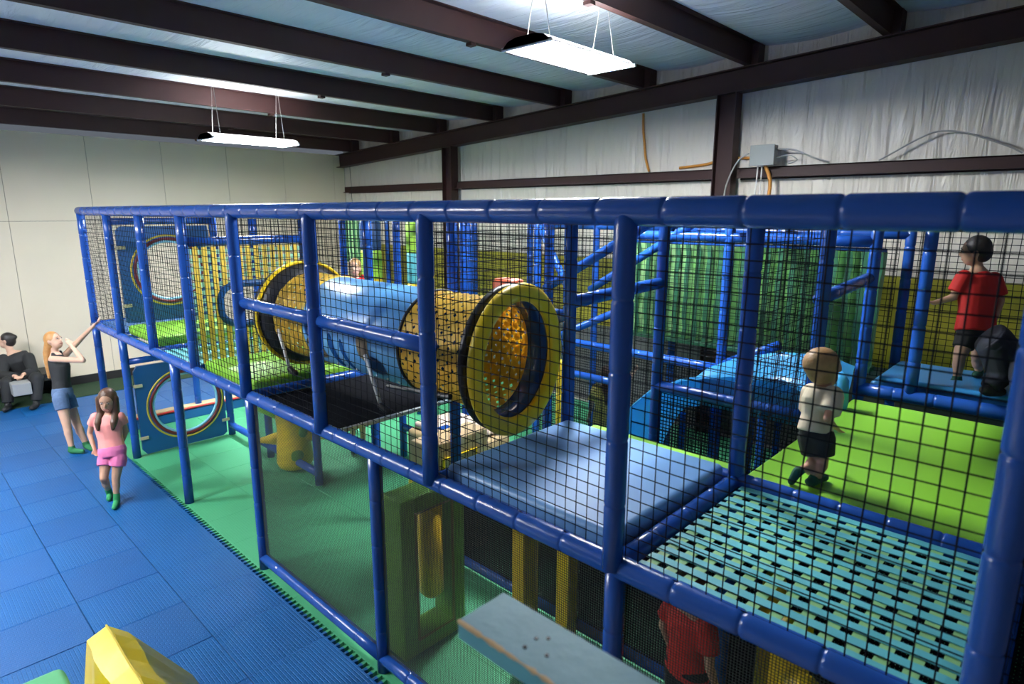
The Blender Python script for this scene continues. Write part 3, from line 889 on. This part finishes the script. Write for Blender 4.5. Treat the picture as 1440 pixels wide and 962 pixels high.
def foam_frame(label, x0, x1, y0, y1, z1, bw, m_out, m_in, roll=None):
    """padded rectangular doorway lying in the YZ plane"""
    t = thing('padded_doorway', label, 'foam doorway', ((x0 + x1) / 2, (y0 + y1) / 2, 0))
    for nm, a in (('upright', (y0, y0 + bw, .0, z1)), ('upright', (y1 - bw, y1, .0, z1)), ('lintel', (y0 + bw, y1 - bw, z1 - bw, z1)), ('sill', (y0 + bw, y1 - bw, 0, bw))):
        bm = NB(); box(bm, x0, x1, a[0], a[1], a[2] + (.002 if nm == 'sill' else 0), a[3], bev=.012); obj(nm, bm, m_out, t)
    bm = NB(); tube(bm, [(x1 + .004, y0 + bw, bw), (x1 + .004, y1 - bw, bw), (x1 + .004, y1 - bw, z1 - bw), (x1 + .004, y0 + bw, z1 - bw), (x1 + .004, y0 + bw, bw)], .010, 8, False)
    obj('piping', bm, m_in, t)
    if roll:
        bm = NB(); yc = (y0 + y1) / 2; tube(bm, [((x0 + x1) / 2, yc + .05, bw + .22), ((x0 + x1) / 2, yc + .05, bw + .25), ((x0 + x1) / 2, yc + .05, z1 - bw)], [.07, .09, .09], 16)
        obj('roller', bm, roll, t, True)
    return t


foam_frame('green foam doorway with a yellow roller inside, beside the blue corner post', 6.44, 6.66, .14, .70, 1.20, .12, M_foam_green, mat('olive_piping', (.20, .20, .03), .5), M_ring_yellow)
foam_frame('tan foam doorway with yellow piping on the green floor', 5.66, 5.92, 0.98, 1.66, 1.15, .15, M_foam_tan, M_ring_yellow)
foam_frame('yellow foam doorway under the light blue mat', 7.27, 7.38, .56, 1.14, 1.30, .12, M_ring_yellow, M_yel_trim)
# pale block
bk = thing('foam_step', 'pale tan padded block with a blue badge, standing under the tunnel ring', 'foam block', (5.15, 1.95, 0))
bm = NB(); box(bm, 4.72, 5.62, 1.62, 2.30, .30, .86, bev=.06); obj('body', bm, M_foam_tan, bk, True)
bm = NB(); box(bm, 4.78, 5.56, 1.68, 2.24, .861, .93, bev=.03); tpo = obj('top', bm, M_foam_pink, bk, True)
bm = NB(); box(bm, 5.12, 5.30, 1.70, 1.84, .931, .94, bev=.003); obj('badge', bm, M_pipe, tpo)
bm = NB(); box(bm, 4.72, 5.62, 1.62, 2.30, 0, .298, bev=.03); obj('base', bm, M_ring_yellow, bk)
pad('floor_mat', 5.7, 7.0, 1.9, 3.2, 0.002, .05, M_mat_green, 'bright green mat lying on the green floor beyond the tan block', 'mat', bev=.015)
# yellow rollers under the woven floor
for i, (x, y, r) in enumerate(((8.95, .75, .09), (9.12, .35, .09), (8.75, 1.05, .06))):
    bm = NB(); tube(bm, [(x, y, .02), (x, y, .06), (x, y, 1.15), (x, y, 1.18)], [r * .8, r, r, r * .8], 16)
    tag(obj('foam_roller', bm, M_ring_yellow, None, True), ['thick upright yellow foam roller in the dark below the middle of the woven floor', 'thick upright yellow foam roller just behind the mesh below the woven floor', 'slim upright yellow foam roller in the dark beside the child in red'][i], 'foam roller', 'yellow rollers below the woven floor')

# soft shapes in the foreground
fw = thing('foam_wedge', 'yellow vinyl covered foam wedge with a raised ridge on the blue floor', 'foam wedge', (6.3, -1.4, 0))
bm = NB(); prof = [(-.93, .0), (-1.12, .30), (-1.25, .50), (-1.36, .605), (-1.48, .57), (-1.56, .0)]
rws = []
for i in range(13):
    f = i / 12; x = 5.70 + 1.5 * f; k_ = 1 + .012 * math.sin(f * 17)
    rws.append([bm.verts.new((x + (.012 * math.sin(j * 2 + i)), y * (1 if j in (0, 5) else 1 + .006 * math.sin(i * 1.7 + j)), z * k_)) for j, (y, z) in enumerate(prof)])
for a, b in zip(rws, rws[1:]):
    for j in range(len(prof)): bm.faces.new((a[j], a[(j + 1) % 6], b[(j + 1) % 6], b[j]))
bm.faces.new(rws[0][::-1]); bm.faces.new(rws[-1]); obj('body', bm, M_ring_yellow, fw)
bm = NB(); tube(bm, [(5.70 + .12 * i, -1.365, .612 * (1 + .012 * math.sin(i / 12 * 17))) for i in range(13)], .006, 6); obj('seam_piping', bm, M_yel_trim, fw)
pad('foam_slab', 5.72, 7.4, -2.35, -1.60, 0, .50, mat('mint_green_vinyl', (.10, .40, .17), .45, var=.08, bump=.3, bscale=7), 'green vinyl foam slab leaning beside the yellow wedge', 'foam slab', bev=.05)

# foreground railing cap
rl = thing('railing', 'pale blue painted wooden railing cap with chipped edge and dark screws', 'railing', (9.9, -1.22, 0))
bm = NB(); box(bm, 8.862, 11.6, -1.283, -1.139, 2.162, 2.20, bev=.004); cap_ = obj('cap_board', bm, [M_wood], rl)
bm = NB(); box(bm, 8.866, 11.6, -1.2835, -1.2795, 2.158, 2.196); obj('side_face', bm, M_woodside, cap_)
bm = NB(); rnd = random.Random(5); R1 = []
for i in range(60):
    xx = 8.863 + .013 * i; h_ = rnd.uniform(.002, .0075) if i < 14 or rnd.random() < .5 else .0008
    R1.append([bm.verts.new(p) for p in ((xx, -1.2848, 2.2 - h_), (xx, -1.2848, 2.2012), (xx, -1.283 + h_, 2.2012), (xx, -1.283 + h_, 2.2 - h_))])
for a, b in zip(R1, R1[1:]):
    for q in range(4): bm.faces.new((a[q], a[(q + 1) % 4], b[(q + 1) % 4], b[q]))
bm.faces.new(R1[0]); bm.faces.new(R1[-1][::-1])
obj('chipped_edge', bm, M_woodraw, cap_)
for (px, py) in ((738, 910), (754, 898), (769, 922), (771, 898)):
    dd = (2.2005 - CAM.z) / ((at(px, py, 1) - CAM).z); p = CAM + (at(px, py, 1) - CAM) * dd
    bm = NB(); tube(bm, [(p.x, p.y, 2.1985), (p.x, p.y, 2.2022)], .0042, 10); obj('screw', bm, M_screw, cap_)
for x in (9.55, 11.4):
    bm = NB(); box(bm, x, x + .09, -1.255, -1.165, 0, 2.161, bev=.004); obj('upright', bm, M_woodside, rl)

# wall wiring
jb = thing('junction_box', 'grey steel electrical box on the dark red girt', 'electrical box', (6.56, 5.85, 3.65))
bm = NB(); box(bm, 6.41, 6.70, 5.76, 5.87, 3.655, 3.89, bev=.006); obj('body', bm, M_boxgrey, jb)
bm = NB(); box(bm, 6.405, 6.705, 5.745, 5.76, 3.65, 3.895, bev=.004); obj('cover', bm, M_boxgrey, jb)


def cable(label, pts, r, mt):
    bm = NB(); P = [V(p) for p in pts]; out = []
    for i in range(len(P) - 1):
        a, b, c, d = P[max(0, i - 1)], P[i], P[i + 1], P[min(len(P) - 1, i + 2)]
        for k in range(8):
            t = k / 8; out.append(0.5 * ((2 * b) + (c - a) * t + (2 * a - 5 * b + 4 * c - d) * t * t + (3 * b - a - 3 * c + d) * t ** 3))
    out.append(P[-1]); tube(bm, out, r, 6)
    return tag(obj('cable', bm, mt, None, True), label, 'cable')


cable('grey cable arching above the girt against white sheeting', [(7.80, 5.93, 3.655), (7.95, 5.93, 3.74), (8.14, 5.93, 3.85), (8.33, 5.93, 3.92), (8.58, 5.93, 3.88), (8.91, 5.93, 3.74), (9.05, 5.93, 3.66)], .010, M_wire)
cable('grey cable curving down from the electrical box along the column', [(6.40, 5.73, 3.80), (6.25, 5.74, 3.70), (6.12, 5.75, 3.40), (6.10, 5.75, 3.0), (6.10, 5.75, 2.6)], .010, M_wire)
cable('grey cable lying along the girt beside the electrical box', [(6.70, 5.84, 3.84), (6.9, 5.84, 3.82), (7.1, 5.86, 3.73), (7.3, 5.88, 3.66)], .010, M_wire)
cable('short looped grey cable at the electrical box', [(6.70, 5.84, 3.74), (6.85, 5.82, 3.76), (6.95, 5.83, 3.70), (6.85, 5.84, 3.66)], .008, M_wire)
cable('white cable dropping from the electrical box', [(6.48, 5.84, 3.66), (6.47, 5.84, 3.3), (6.46, 5.84, 2.8)], .008, M_wire_w)
cable('second white cable beside the orange conduit', [(6.53, 5.84, 3.66), (6.53, 5.84, 3.3), (6.52, 5.84, 2.8)], .008, M_wire_w)
cable('orange conduit curving down from the electrical box', [(6.56, 5.86, 3.66), (6.63, 5.86, 3.50), (6.64, 5.86, 3.30), (6.60, 5.86, 2.8)], .022, M_orangewire)
cable('orange conduit lying along the girt behind the steel column', [(5.3, 6.015, 3.69), (5.7, 6.015, 3.72), (6.0, 6.015, 3.78), (6.38, 6.0, 3.76)], .02, M_orangewire)
cable('orange conduit hanging down the white sheeting from the rafter', [(4.70, 5.98, 4.47), (4.71, 5.98, 4.25), (4.74, 5.98, 4.05), (4.77, 5.98, 3.85), (4.86, 5.94, 3.66)], .018, M_orangewire)
cable('thin dark wire dangling at the far corner of the girt', [(-2.85, 5.86, 4.1), (-2.82, 5.86, 3.7), (-2.83, 5.86, 3.45), (-2.80, 5.86, 3.25)], .006, M_black_foam)


# ================================================================== PEOPLE
def skin_mat(name, c): return mat(name, c, .5, var=.05, vscale=9)


SK_L = skin_mat('light_skin', (.62, .37, .26)); SK_T = skin_mat('tan_skin', (.50, .28, .18))
def hair_mat(name, c): return mat(name, c, .45, var=.3, vscale=25, bump=.4, bscale=70)


def person(label, J, look, skin, clothes, hair, hs=1.0, voxel=.008, k=1.0, face=True, hw=1.0, ground=None, lifted='', lk=1.0):
    """J: world joints. look: gaze direction. k: limb thickness scale. One welded body; clothes and hair are children."""
    J = {a: V(b) for a, b in J.items()}; kl = k * lk
    if ground is not None:                       # planted feet rest on the surface
        for s in 'lr':
            if s not in lifted:
                J['an_' + s].z = ground + .050 * k; J['to_' + s].z = ground + .034 * k
    base = (J['an_l'] + J['an_r']) / 2; base.z = min(J['an_l'].z, J['an_r'].z) - .03
    t = thing('person', label, 'person', base)
    sd = (J['sh_r'] - J['sh_l']).normalized()
    hd = J['head']; look = V(look).normalized(); up = (hd - J['neck']).normalized()
    fx = look.cross(up).normalized(); up2 = fx.cross(look).normalized()
    R = Matrix((fx, look, up2)).transposed()     # columns: right, forward, up
    bm = NB()
    hr = .098 * hs
    ellipsoid(bm, hd + R @ V((0, -.008, .012)) * hs, hr * .80 * hw, hr * .98 * hw, hr * 1.08 / hw ** .5, R)
    ellipsoid(bm, hd + R @ V((0, .030, -.045)) * hs, hr * .62, hr * .66, hr * .75, R)
    ellipsoid(bm, hd + R @ V((0, .098, -.012)) * hs, .013 * hs, .016 * hs, .022 * hs, R, 8, 6)   # nose
    for s in (-1, 1): ellipsoid(bm, hd + R @ V((s * .080 * hw, -.005, -.008)) * hs, .011 * hs, .02 * hs, .03 * hs, R, 8, 6)
    capsule(bm, J['neck'] - up * .02, hd - up * .05 * hs, .046 * k, .043 * k)
    ch = J['chest']; pe = J['pelvis']; sw = (J['sh_r'] - J['sh_l']).length / 2
    nk = J['neck']
    loft(bm, [(pe - (ch - pe).normalized() * .05, sw * .62, .075 * k), (pe, sw * .86, .10 * k), (pe.lerp(ch, .45), sw * .74, .085 * k), (ch, sw * .90, .105 * k), (ch.lerp(nk, .55), sw * .86, .085 * k), (nk, .055 * k, .05 * k)], side=sd)
    for s in ('l', 'r'):
        capsule(bm, J['sh_' + s], J['el_' + s], .043 * kl, .034 * kl); capsule(bm, J['el_' + s], J['wr_' + s], .034 * kl, .023 * kl)
        w_, e_ = J['wr_' + s], J['el_' + s]; d = (w_ - e_).normalized(); hk = .9 * kl
        if 'hd_' + s in J: d = (J['hd_' + s] - w_).normalized()
        q, p = frame_of(d); pl = w_ + d * .05 * hk
        loft(bm, [(w_, .022 * hk, .018 * hk), (w_ + d * .03 * hk, .034 * hk, .016 * hk), (w_ + d * .075 * hk, .036 * hk, .014 * hk)], 10, side=q)
        for i, fl in enumerate((.055, .065, .06, .045)):
            b0 = w_ + d * .07 * hk + q * ((i - 1.5) * .018 * hk); b1 = b0 + (d * .8 + p * .25).normalized() * fl * .55 * hk; b2 = b1 + (d * .5 + p * .8).normalized() * fl * .5 * hk
            capsule(bm, b0, b1, .0085 * hk, .008 * hk, 8); capsule(bm, b1, b2, .008 * hk, .007 * hk, 8)
        th0 = w_ + d * .02 * hk + q * .028 * hk; th1 = th0 + (q * .7 + d * .7).normalized() * .035 * hk; th2 = th1 + (d + p * .3).normalized() * .03 * hk
        capsule(bm, th0, th1, .011 * hk, .010 * hk, 8); capsule(bm, th1, th2, .010 * hk, .008 * hk, 8)
        capsule(bm, J['hip_' + s], J['kn_' + s], .078 * kl, .052 * kl); capsule(bm, J['kn_' + s], J['an_' + s], .052 * kl, .032 * kl)
        calf = J['kn_' + s].lerp(J['an_' + s], .3); ellipsoid(bm, calf, .050 * kl, .050 * kl, .085 * kl)
        capsule(bm, J['an_' + s] - V((0, 0, .012)), J['to_' + s], .034 * kl, .026 * kl)
    remeshed('body', bm, voxel, skin, t)
    for c in clothes:
        bm = NB(); kind = c[0]; cm = c[1]; g = c[2] if len(c) > 2 else .012; xtra = c[3] if len(c) > 3 else {}
        if kind in ('shirt', 'tank', 'jacket'):
            hem = pe + (pe - ch).normalized() * xtra.get('drop', .02)
            top = ch.lerp(nk, .80)
            loft(bm, [(hem, sw * .92 + g, .105 * k + g), (pe, sw * .90 + g, .105 * k + g), (pe.lerp(ch, .45), sw * .80 + g, .09 * k + g), (ch, sw * .92 + g, .11 * k + g), (ch.lerp(nk, .5), sw * .90 + g * .7, .09 * k + g), (top, .075 * k, .065 * k)], 18, side=sd)
            if kind == 'tank':
                for s in ('l', 'r'): capsule(bm, ch.lerp(J['sh_' + s], .45), J['sh_' + s].lerp(nk, .45) + V((0, 0, .028 * k)), .03 * k, .022 * k)
            else:
                for s in ('l', 'r'):
                    f = xtra.get('sleeve', .55)
                    if f <= 1:
                        capsule(bm, J['sh_' + s].lerp(ch, .12), J['sh_' + s].lerp(J['el_' + s], f), .050 * k + g, .044 * k + g * 1.3, flat_b=True)
                    else:
                        capsule(bm, J['sh_' + s].lerp(ch, .12), J['el_' + s], .052 * k + g, .042 * k + g); capsule(bm, J['el_' + s], J['el_' + s].lerp(J['wr_' + s], f - 1), .042 * k + g, .03 * k + g, flat_b=True)
        elif kind in ('shorts', 'trousers'):
            u = (ch - pe).normalized()
            loft(bm, [(pe - u * .07 * k, sw * .80 + g, .10 * k + g), (pe, sw * .92 + g, .105 * k + g), (pe + u * xtra.get('rise', .06), sw * .84 + g, .095 * k + g)], 18, side=sd)
            for s in ('l', 'r'):
                f = xtra.get('leg', .6)
                if f <= 1: capsule(bm, J['hip_' + s], J['hip_' + s].lerp(J['kn_' + s], f), .080 * k + g, .066 * k + g * 1.5, flat_b=True)
                else:
                    capsule(bm, J['hip_' + s], J['kn_' + s], .085 * k + g, .062 * k + g); capsule(bm, J['kn_' + s], J['kn_' + s].lerp(J['an_' + s], f - 1), .062 * k + g, .045 * k + g, flat_b=True)
        elif kind in ('socks', 'shoes'):
            for s in ('l', 'r'):
                b2 = NB(); sh = J['an_' + s].lerp(J['kn_' + s], xtra.get('up', .16))
                capsule(b2, sh, J['an_' + s] - V((0, 0, .010)), .036 * kl + g, .036 * kl + g, flat_a=True); capsule(b2, J['an_' + s] - V((0, 0, .014)), J['to_' + s], .036 * kl + g, .028 * kl + g)
                heel = J['an_' + s] - (J['to_' + s] - J['an_' + s]).normalized() * .02; ellipsoid(b2, heel - V((0, 0, .010)), .033 * kl + g, .033 * kl + g, .027 * kl + g)
                remeshed('sock' if kind == 'socks' else 'shoe', b2, max(.006, voxel), cm, t, 3)
            bm.free(); continue
        remeshed(kind if kind != 'tank' else 'tank_top', bm, voxel, cm, t, 3)
    # hair
    if hair:
        style, hm = hair; bm = NB()
        ellipsoid(bm, hd + R @ V((0, -.022, .026)) * hs, hr * .90 * hw, hr * 1.02 * hw, hr * 1.06 / hw ** .5, R)
        ellipsoid(bm, hd + R @ V((0, -.045, -.01)) * hs, hr * .82, hr * .80, hr * .95, R)
        if style == 'long':
            bk_ = -look; bk_.z = 0; bk_.normalize()
            p0 = hd + R @ V((0, -.06, .0)) * hs; p1 = nk + bk_ * .075 * k; p2 = ch.lerp(nk, .3) + bk_ * .11 * k; p3 = ch.lerp(pe, .45) + bk_ * .13 * k
            loft(bm, [(p0, .075 * hs, .05 * hs), (p1, .085 * hs, .06), (p2, .085 * hs, .05), (p3, .055 * hs, .03)], 14, side=fx)
        if style == 'framing':
            for s in (-1, 1):
                q0 = hd + R @ V((s * .072, .0, .02)) * hs; q1 = nk + fx * (s * .085 * k) + look * .015; q2 = ch.lerp(nk, .35) + fx * (s * .09 * k) + V((look.x, look.y, 0)).normalized() * (.10 * k)
                q3 = ch.lerp(pe, .05) + fx * (s * .085 * k) + V((look.x, look.y, 0)).normalized() * (.115 * k)
                capsule(bm, q0, q1, .036 * hs, .042 * hs); capsule(bm, q1, q2, .042 * hs, .036 * hs); capsule(bm, q2, q3, .036 * hs, .018 * hs)
        if style == 'bun': ellipsoid(bm, hd + R @ V((0, -.10, .05)) * hs, .045, .045, .045)
        remeshed('hair', bm, voxel, hm, t, 2)
    if face:
        for s in (-1, 1):
            bm = NB(); ellipsoid(bm, hd + R @ V((s * .032, .083, .012)) * hs, .011 * hs, .008 * hs, .008 * hs, R, 10, 6); e = obj('eye', bm, mat('eye_white', (.45, .42, .40), .4), t, True)
            bm = NB(); ellipsoid(bm, hd + R @ V((s * .032, .0895, .012)) * hs, .008 * hs, .003 * hs, .007 * hs, R, 8, 6); obj('iris', bm, mat('iris_brown', (.05, .025, .015), .3), e, True)
            bm = NB(); capsule(bm, hd + R @ V((s * .018, .090, .032)) * hs, hd + R @ V((s * .045, .082, .032)) * hs, .004 * hs, .003 * hs, 6); obj('eyebrow', bm, hair[1] if hair else SK_T, t, True)
        bm = NB(); capsule(bm, hd + R @ V((-.02, .089, -.058)) * hs, hd + R @ V((.02, .089, -.058)) * hs, .006 * hs, .006 * hs, 8); obj('mouth', bm, mat('lips', (.45, .14, .12), .4), t, True)
    return t


def JP(d0, **kw):
    """joints given as (px, py, extra depth)"""
    return {a: at(b[0], b[1], d0 + (b[2] if len(b) > 2 else 0)) for a, b in kw.items()}


H_RED = hair_mat('ginger_blond_hair', (.42, .20, .06)); H_BRN = hair_mat('brown_hair', (.075, .032, .015)); H_BLD = hair_mat('sandy_hair', (.40, .225, .085)); H_BLK = hair_mat('dark_hair', (.018, .013, .012))
C_black = mat('black_cloth', (.014, .015, .017), .75, var=.3, vscale=14); C_denim = mat('denim', (.09, .15, .27), .8, var=.3, vscale=40)
C_pink = mat('salmon_pink_cotton', (.85, .30, .27), .75, var=.08, vscale=8); C_mag = mat('orchid_pink_cotton', (.72, .17, .36), .75, var=.08)
C_sock = mat('green_sock', (.02, .17, .06), .8); C_tan = mat('tan_cotton', (.68, .57, .40), .75, var=.06, vscale=9); C_red = mat('red_cotton', (.62, .018, .014), .7, var=.1)
C_yel = mat('pale_yellow_cotton', (.72, .58, .15), .75); C_navy = mat('navy_cloth', (.005, .007, .016), .8); C_dsock = mat('dark_green_sock', (.012, .085, .05), .8)

# woman reaching up to the deck
dW = depth((.50, -.42, 0))
person('ginger haired woman in black tank top and denim shorts reaching up to the deck rail',
       JP(dW, head=(76, 479, 0), neck=(77, 496, .02), chest=(84, 516, .02), pelvis=(88, 553, .03), sh_l=(92, 499, .14), sh_r=(73, 505, -.10),
          el_r=(117, 507, -.16), wr_r=(100, 486, -.12), hd_r=(93, 478, -.10), el_l=(113, 477, .16), wr_l=(133, 457, .12), hd_l=(141, 450, .12),
          hip_l=(95, 560, .10), hip_r=(85, 560, -.08), kn_r=(94, 598, -.08), an_r=(101, 630, -.06), to_r=(116, 637, -.06),
          kn_l=(108, 596, .12), an_l=(122, 627, .10), to_l=(131, 636, .02)),
       (CR * .95 + V((0, 0, .25)) - CF * .1), SK_L,
       [('tank', C_black, .008, {'drop': -.02}), ('shorts', C_denim, .014, {'leg': .42, 'rise': .07}), ('socks', C_sock, .004)], ('long', H_RED), hs=1.0, voxel=.010, k=1.0, ground=0)
# girl in pink
dG = depth((2.43, -.584, 0)) - .02
person('girl with long brown hair in salmon pink shirt walking on the blue floor',
       JP(dG, head=(151, 563, -.02), neck=(153, 580, .02), chest=(152, 598, 0), pelvis=(158, 634, 0), sh_r=(132, 585, .0), sh_l=(171, 584, .05),
          el_r=(126, 610, .02), wr_r=(133, 632, -.03), hd_r=(138, 646, -.05), el_l=(177, 607, .14), wr_l=(171, 625, .16),
          hip_r=(149, 645, 0), hip_l=(167, 645, 0), kn_r=(146, 672, -.06), an_r=(154, 692, .16), to_r=(153, 701, .06),
          kn_l=(163, 672, -.02), an_l=(163, 697, -.02), to_l=(160, 708, -.14)),
       (CR * .25 - CF * .85 + V((0, 0, -.42))), SK_T,
       [('shirt', C_pink, .012, {'sleeve': .5, 'drop': .02}), ('shorts', C_mag, .018, {'leg': .38, 'rise': .05}), ('socks', mat('bright_green_sock', (.03, .30, .10), .8), .004, {'up': .35})], ('framing', H_BRN), hs=1.02, voxel=.008, k=.80, ground=0)
# toddler
dT = depth((8.77, 1.385, HD + .02))
person('blond toddler in tan T-shirt and black shorts stepping across the lime green mat',
       JP(dT, head=(1158, 517, .02), neck=(1160, 541, .0), chest=(1153, 563, 0), pelvis=(1147, 602, 0), sh_l=(1140, 552, .07), sh_r=(1173, 556, -.06),
          el_r=(1163, 589, -.12), wr_r=(1177, 603, .0), hd_r=(1184, 611, .04), el_l=(1138, 585, .14), wr_l=(1146, 603, .22),
          hip_l=(1141, 616, .02), hip_r=(1155, 616, -.02), kn_r=(1156, 655, .0), an_r=(1141, 678, -.02), to_r=(1159, 684, .05),
          kn_l=(1147, 654, .03), an_l=(1120, 663, -.04), to_l=(1113, 677, .0)),
       (CR * .72 + CF * .66 + V((0, 0, .02))), skin_mat('rosy_skin', (.52, .27, .18)),
       [('shirt', C_tan, .020, {'sleeve': .72, 'drop': .02}), ('shorts', C_black, .010, {'leg': .58, 'rise': .05}), ('socks', C_dsock, .004, {'up': .25})], ('short', H_BLD), hs=.95, voxel=.006, k=.80, hw=1.14, ground=HD + .018, lifted='l', lk=.76)
# boy in red
dB = depth((9.05, 4.05, HD + .12))
person('dark haired boy in red T-shirt and black shorts standing on the blue landing',
       JP(dB, head=(1371, 353, 0), neck=(1375, 376, .02), chest=(1376, 405, .02), pelvis=(1372, 462, 0), sh_l=(1352, 388, -.02), sh_r=(1401, 391, .05),
          el_l=(1341, 418, .02), wr_l=(1313, 426, .06), hd_l=(1304, 424, .06), el_r=(1407, 424, .05), wr_r=(1398, 452, .0),
          hip_l=(1360, 474, -.03), hip_r=(1383, 474, .03), kn_l=(1349, 502, -.04), an_l=(1346, 531, -.02), to_l=(1338, 541, -.06),
          kn_r=(1374, 500, .10), an_r=(1378, 516, .22), to_r=(1372, 526, .18)),
       (-CR * .75 + CF * .5 + V((0, 0, -.05))), SK_T,
       [('shirt', C_red, .018, {'sleeve': .75, 'drop': .03}), ('shorts', C_black, .012, {'leg': .55, 'rise': -.02}), ('socks', C_dsock, .004)], ('short', H_BLK), hs=1.0, voxel=.008, k=.90, ground=HD + .116)
# crouching companion in dark clothes
dC = depth((9.30, 3.90, HD + .12)) - .22
person('person in dark navy clothes bending over beside the boy in the red shirt',
       JP(dC, head=(1466, 526, .0), neck=(1449, 520, .02), chest=(1428, 506, .04), pelvis=(1400, 482, .08), sh_l=(1437, 500, .2), sh_r=(1434, 518, -.13),
          el_l=(1437, 530, .22), wr_l=(1443, 552, .2), el_r=(1434, 540, -.15), wr_r=(1440, 562, -.1),
          hip_l=(1399, 486, .17), hip_r=(1397, 490, .0), kn_l=(1412, 522, .2), an_l=(1392, 548, .2), to_l=(1408, 553, .2),
          kn_r=(1408, 528, -.02), an_r=(1388, 556, -.02), to_r=(1406, 562, -.02)),
       (CR * .9 + V((0, 0, -.5))), SK_T,
       [('jacket', C_navy, .02, {'sleeve': 1.9, 'drop': .06}), ('trousers', C_navy, .02, {'leg': 1.9}), ('shoes', C_black, .006)], ('short', H_BLK), voxel=.010, k=1.0, ground=HD + .17)
# seated adult at the wall
dS = depth((-2.60, -.62, 0))
person('adult in black long sleeved top and trousers sitting by the cream wall',
       JP(dS, head=(9, 479, .05), neck=(15, 495, .08), chest=(25, 507, .14), pelvis=(37, 528, .25), sh_r=(2, 505, .0), sh_l=(42, 502, .14),
          el_r=(4, 528, -.12), wr_r=(22, 529, -.22), hd_r=(28, 533, -.24), el_l=(47, 524, .0), wr_l=(33, 526, -.16), hd_l=(28, 534, -.2),
          hip_r=(29, 531, .20), hip_l=(44, 530, .27), kn_r=(10, 538, -.26), an_r=(11, 569, -.30), to_r=(6, 575, -.42),
          kn_l=(52, 532, -.16), an_l=(50, 563, -.2), to_l=(44, 570, -.32)),
       (-CR * .9 - CF * .35 + V((0, 0, -.05))), SK_L,
       [('jacket', C_black, .028, {'sleeve': 1.85, 'drop': .05}), ('trousers', C_black, .024, {'leg': 1.85}), ('shoes', C_black, .006)], ('bun', H_BLK), hs=1.05, voxel=.011, k=1.15, ground=.012)
gx = at(29, 545, dS - .28)
bm = NB(); box(bm, gx.x - .15, gx.x + .15, gx.y - .12, gx.y + .12, gx.z - .10, gx.z + .09, bev=.012)
pb = tag(obj('grey_box', bm, mat('grey_plastic', (.30, .31, .31), .5)), 'grey box under the hands of the seated adult in black', 'box')
bm = NB(); bw = at(34, 560, dS + .22)
bn = thing('bench', 'dark low bench against the cream wall under the seated adult', 'bench', (-2.95, -.7, 0))
bm = NB(); box(bm, -3.33, -2.72, -1.6, .1, .36, .42, bev=.01); obj('seat', bm, M_darkbase, bn)
for yy in (-1.5, 0.0):
    bm = NB(); box(bm, -3.28, -2.78, yy - .03, yy + .03, .013, .36); obj('leg', bm, M_darkbase, bn)


def standing(d0=0, x=0, y=0, z=0, H=1.1, yaw=0.0, **over):
    """simple relaxed standing joints, yaw = facing direction angle"""
    f = V((math.cos(yaw), math.sin(yaw), 0)); r = V((f.y, -f.x, 0)); o = V((x, y, z)); h = H

    def p(a, b, c): return o + r * (a * h) + f * (b * h) + V((0, 0, c * h))
    J = dict(head=p(0, .01, .91), neck=p(0, 0, .82), chest=p(0, 0, .71), pelvis=p(0, 0, .52), sh_l=p(-.115, 0, .79), sh_r=p(.115, 0, .79), el_l=p(-.15, -.02, .63), el_r=p(.15, -.02, .63),
             wr_l=p(-.15, .04, .48), wr_r=p(.15, .04, .48), hip_l=p(-.05, 0, .50), hip_r=p(.05, 0, .50), kn_l=p(-.06, .01, .28), kn_r=p(.06, .01, .28), an_l=p(-.06, -.01, .045), an_r=p(.06, -.01, .045),
             to_l=p(-.065, .09, .03), to_r=p(.065, .09, .03))
    J.update(over)
    return J, f


J, f = standing(x=5.62, y=3.95, z=0, H=1.28, yaw=D(150)); d5 = depth((5.62, 3.95, 1.1))
J['el_r'] = at(878, 545, d5); J['wr_r'] = at(893, 522, d5); J['hd_r'] = at(897, 513, d5)
person('child with brown hair in pale yellow shirt standing beyond the light blue mat', J, f, SK_L, [('shirt', C_yel, .02, {'sleeve': .8, 'drop': .12}), ('shorts', C_yel, .02, {'leg': .7}), ('socks', C_sock, .004)], ('long', H_BRN), hs=.9, voxel=.010, k=.80)
ru = at(499, 380, 1) - CAM; tt = (1.75 - CAM.y) / ru.y; pr = CAM + ru * tt
J, f = standing(x=pr.x, y=1.75, z=HD + .05, H=pr.z - HD - .05 + .11, yaw=D(-40))
person('small child in red shirt on the deck behind the woven tunnel', J, f, SK_L, [('shirt', C_red, .012, {'sleeve': .6}), ('shorts', C_navy, .015), ('socks', C_sock, .004)], ('short', H_BLD), hs=.85, voxel=.010, k=.66)
J, f = standing(x=3.17, y=2.0, z=0, H=1.12, yaw=D(130))
person('blond child in black shirt and white shorts walking below the tunnel', J, f, SK_L, [('shirt', C_black, .014, {'sleeve': .6}), ('shorts', mat('white_cotton', (.6, .6, .58), .7), .016, {'leg': .6}), ('socks', C_dsock, .004)], ('short', H_BLD), hs=.95, voxel=.010, k=.72)
J, f = standing(x=8.43, y=.75, z=0, H=1.22, yaw=D(70))
person('child in red shirt standing in the dark under the woven floor', J, f, SK_L, [('shirt', C_red, .016, {'sleeve': .7, 'drop': .04}), ('shorts', C_navy, .016), ('socks', C_sock, .004)], ('short', H_BRN), hs=.95, voxel=.010, k=.80)
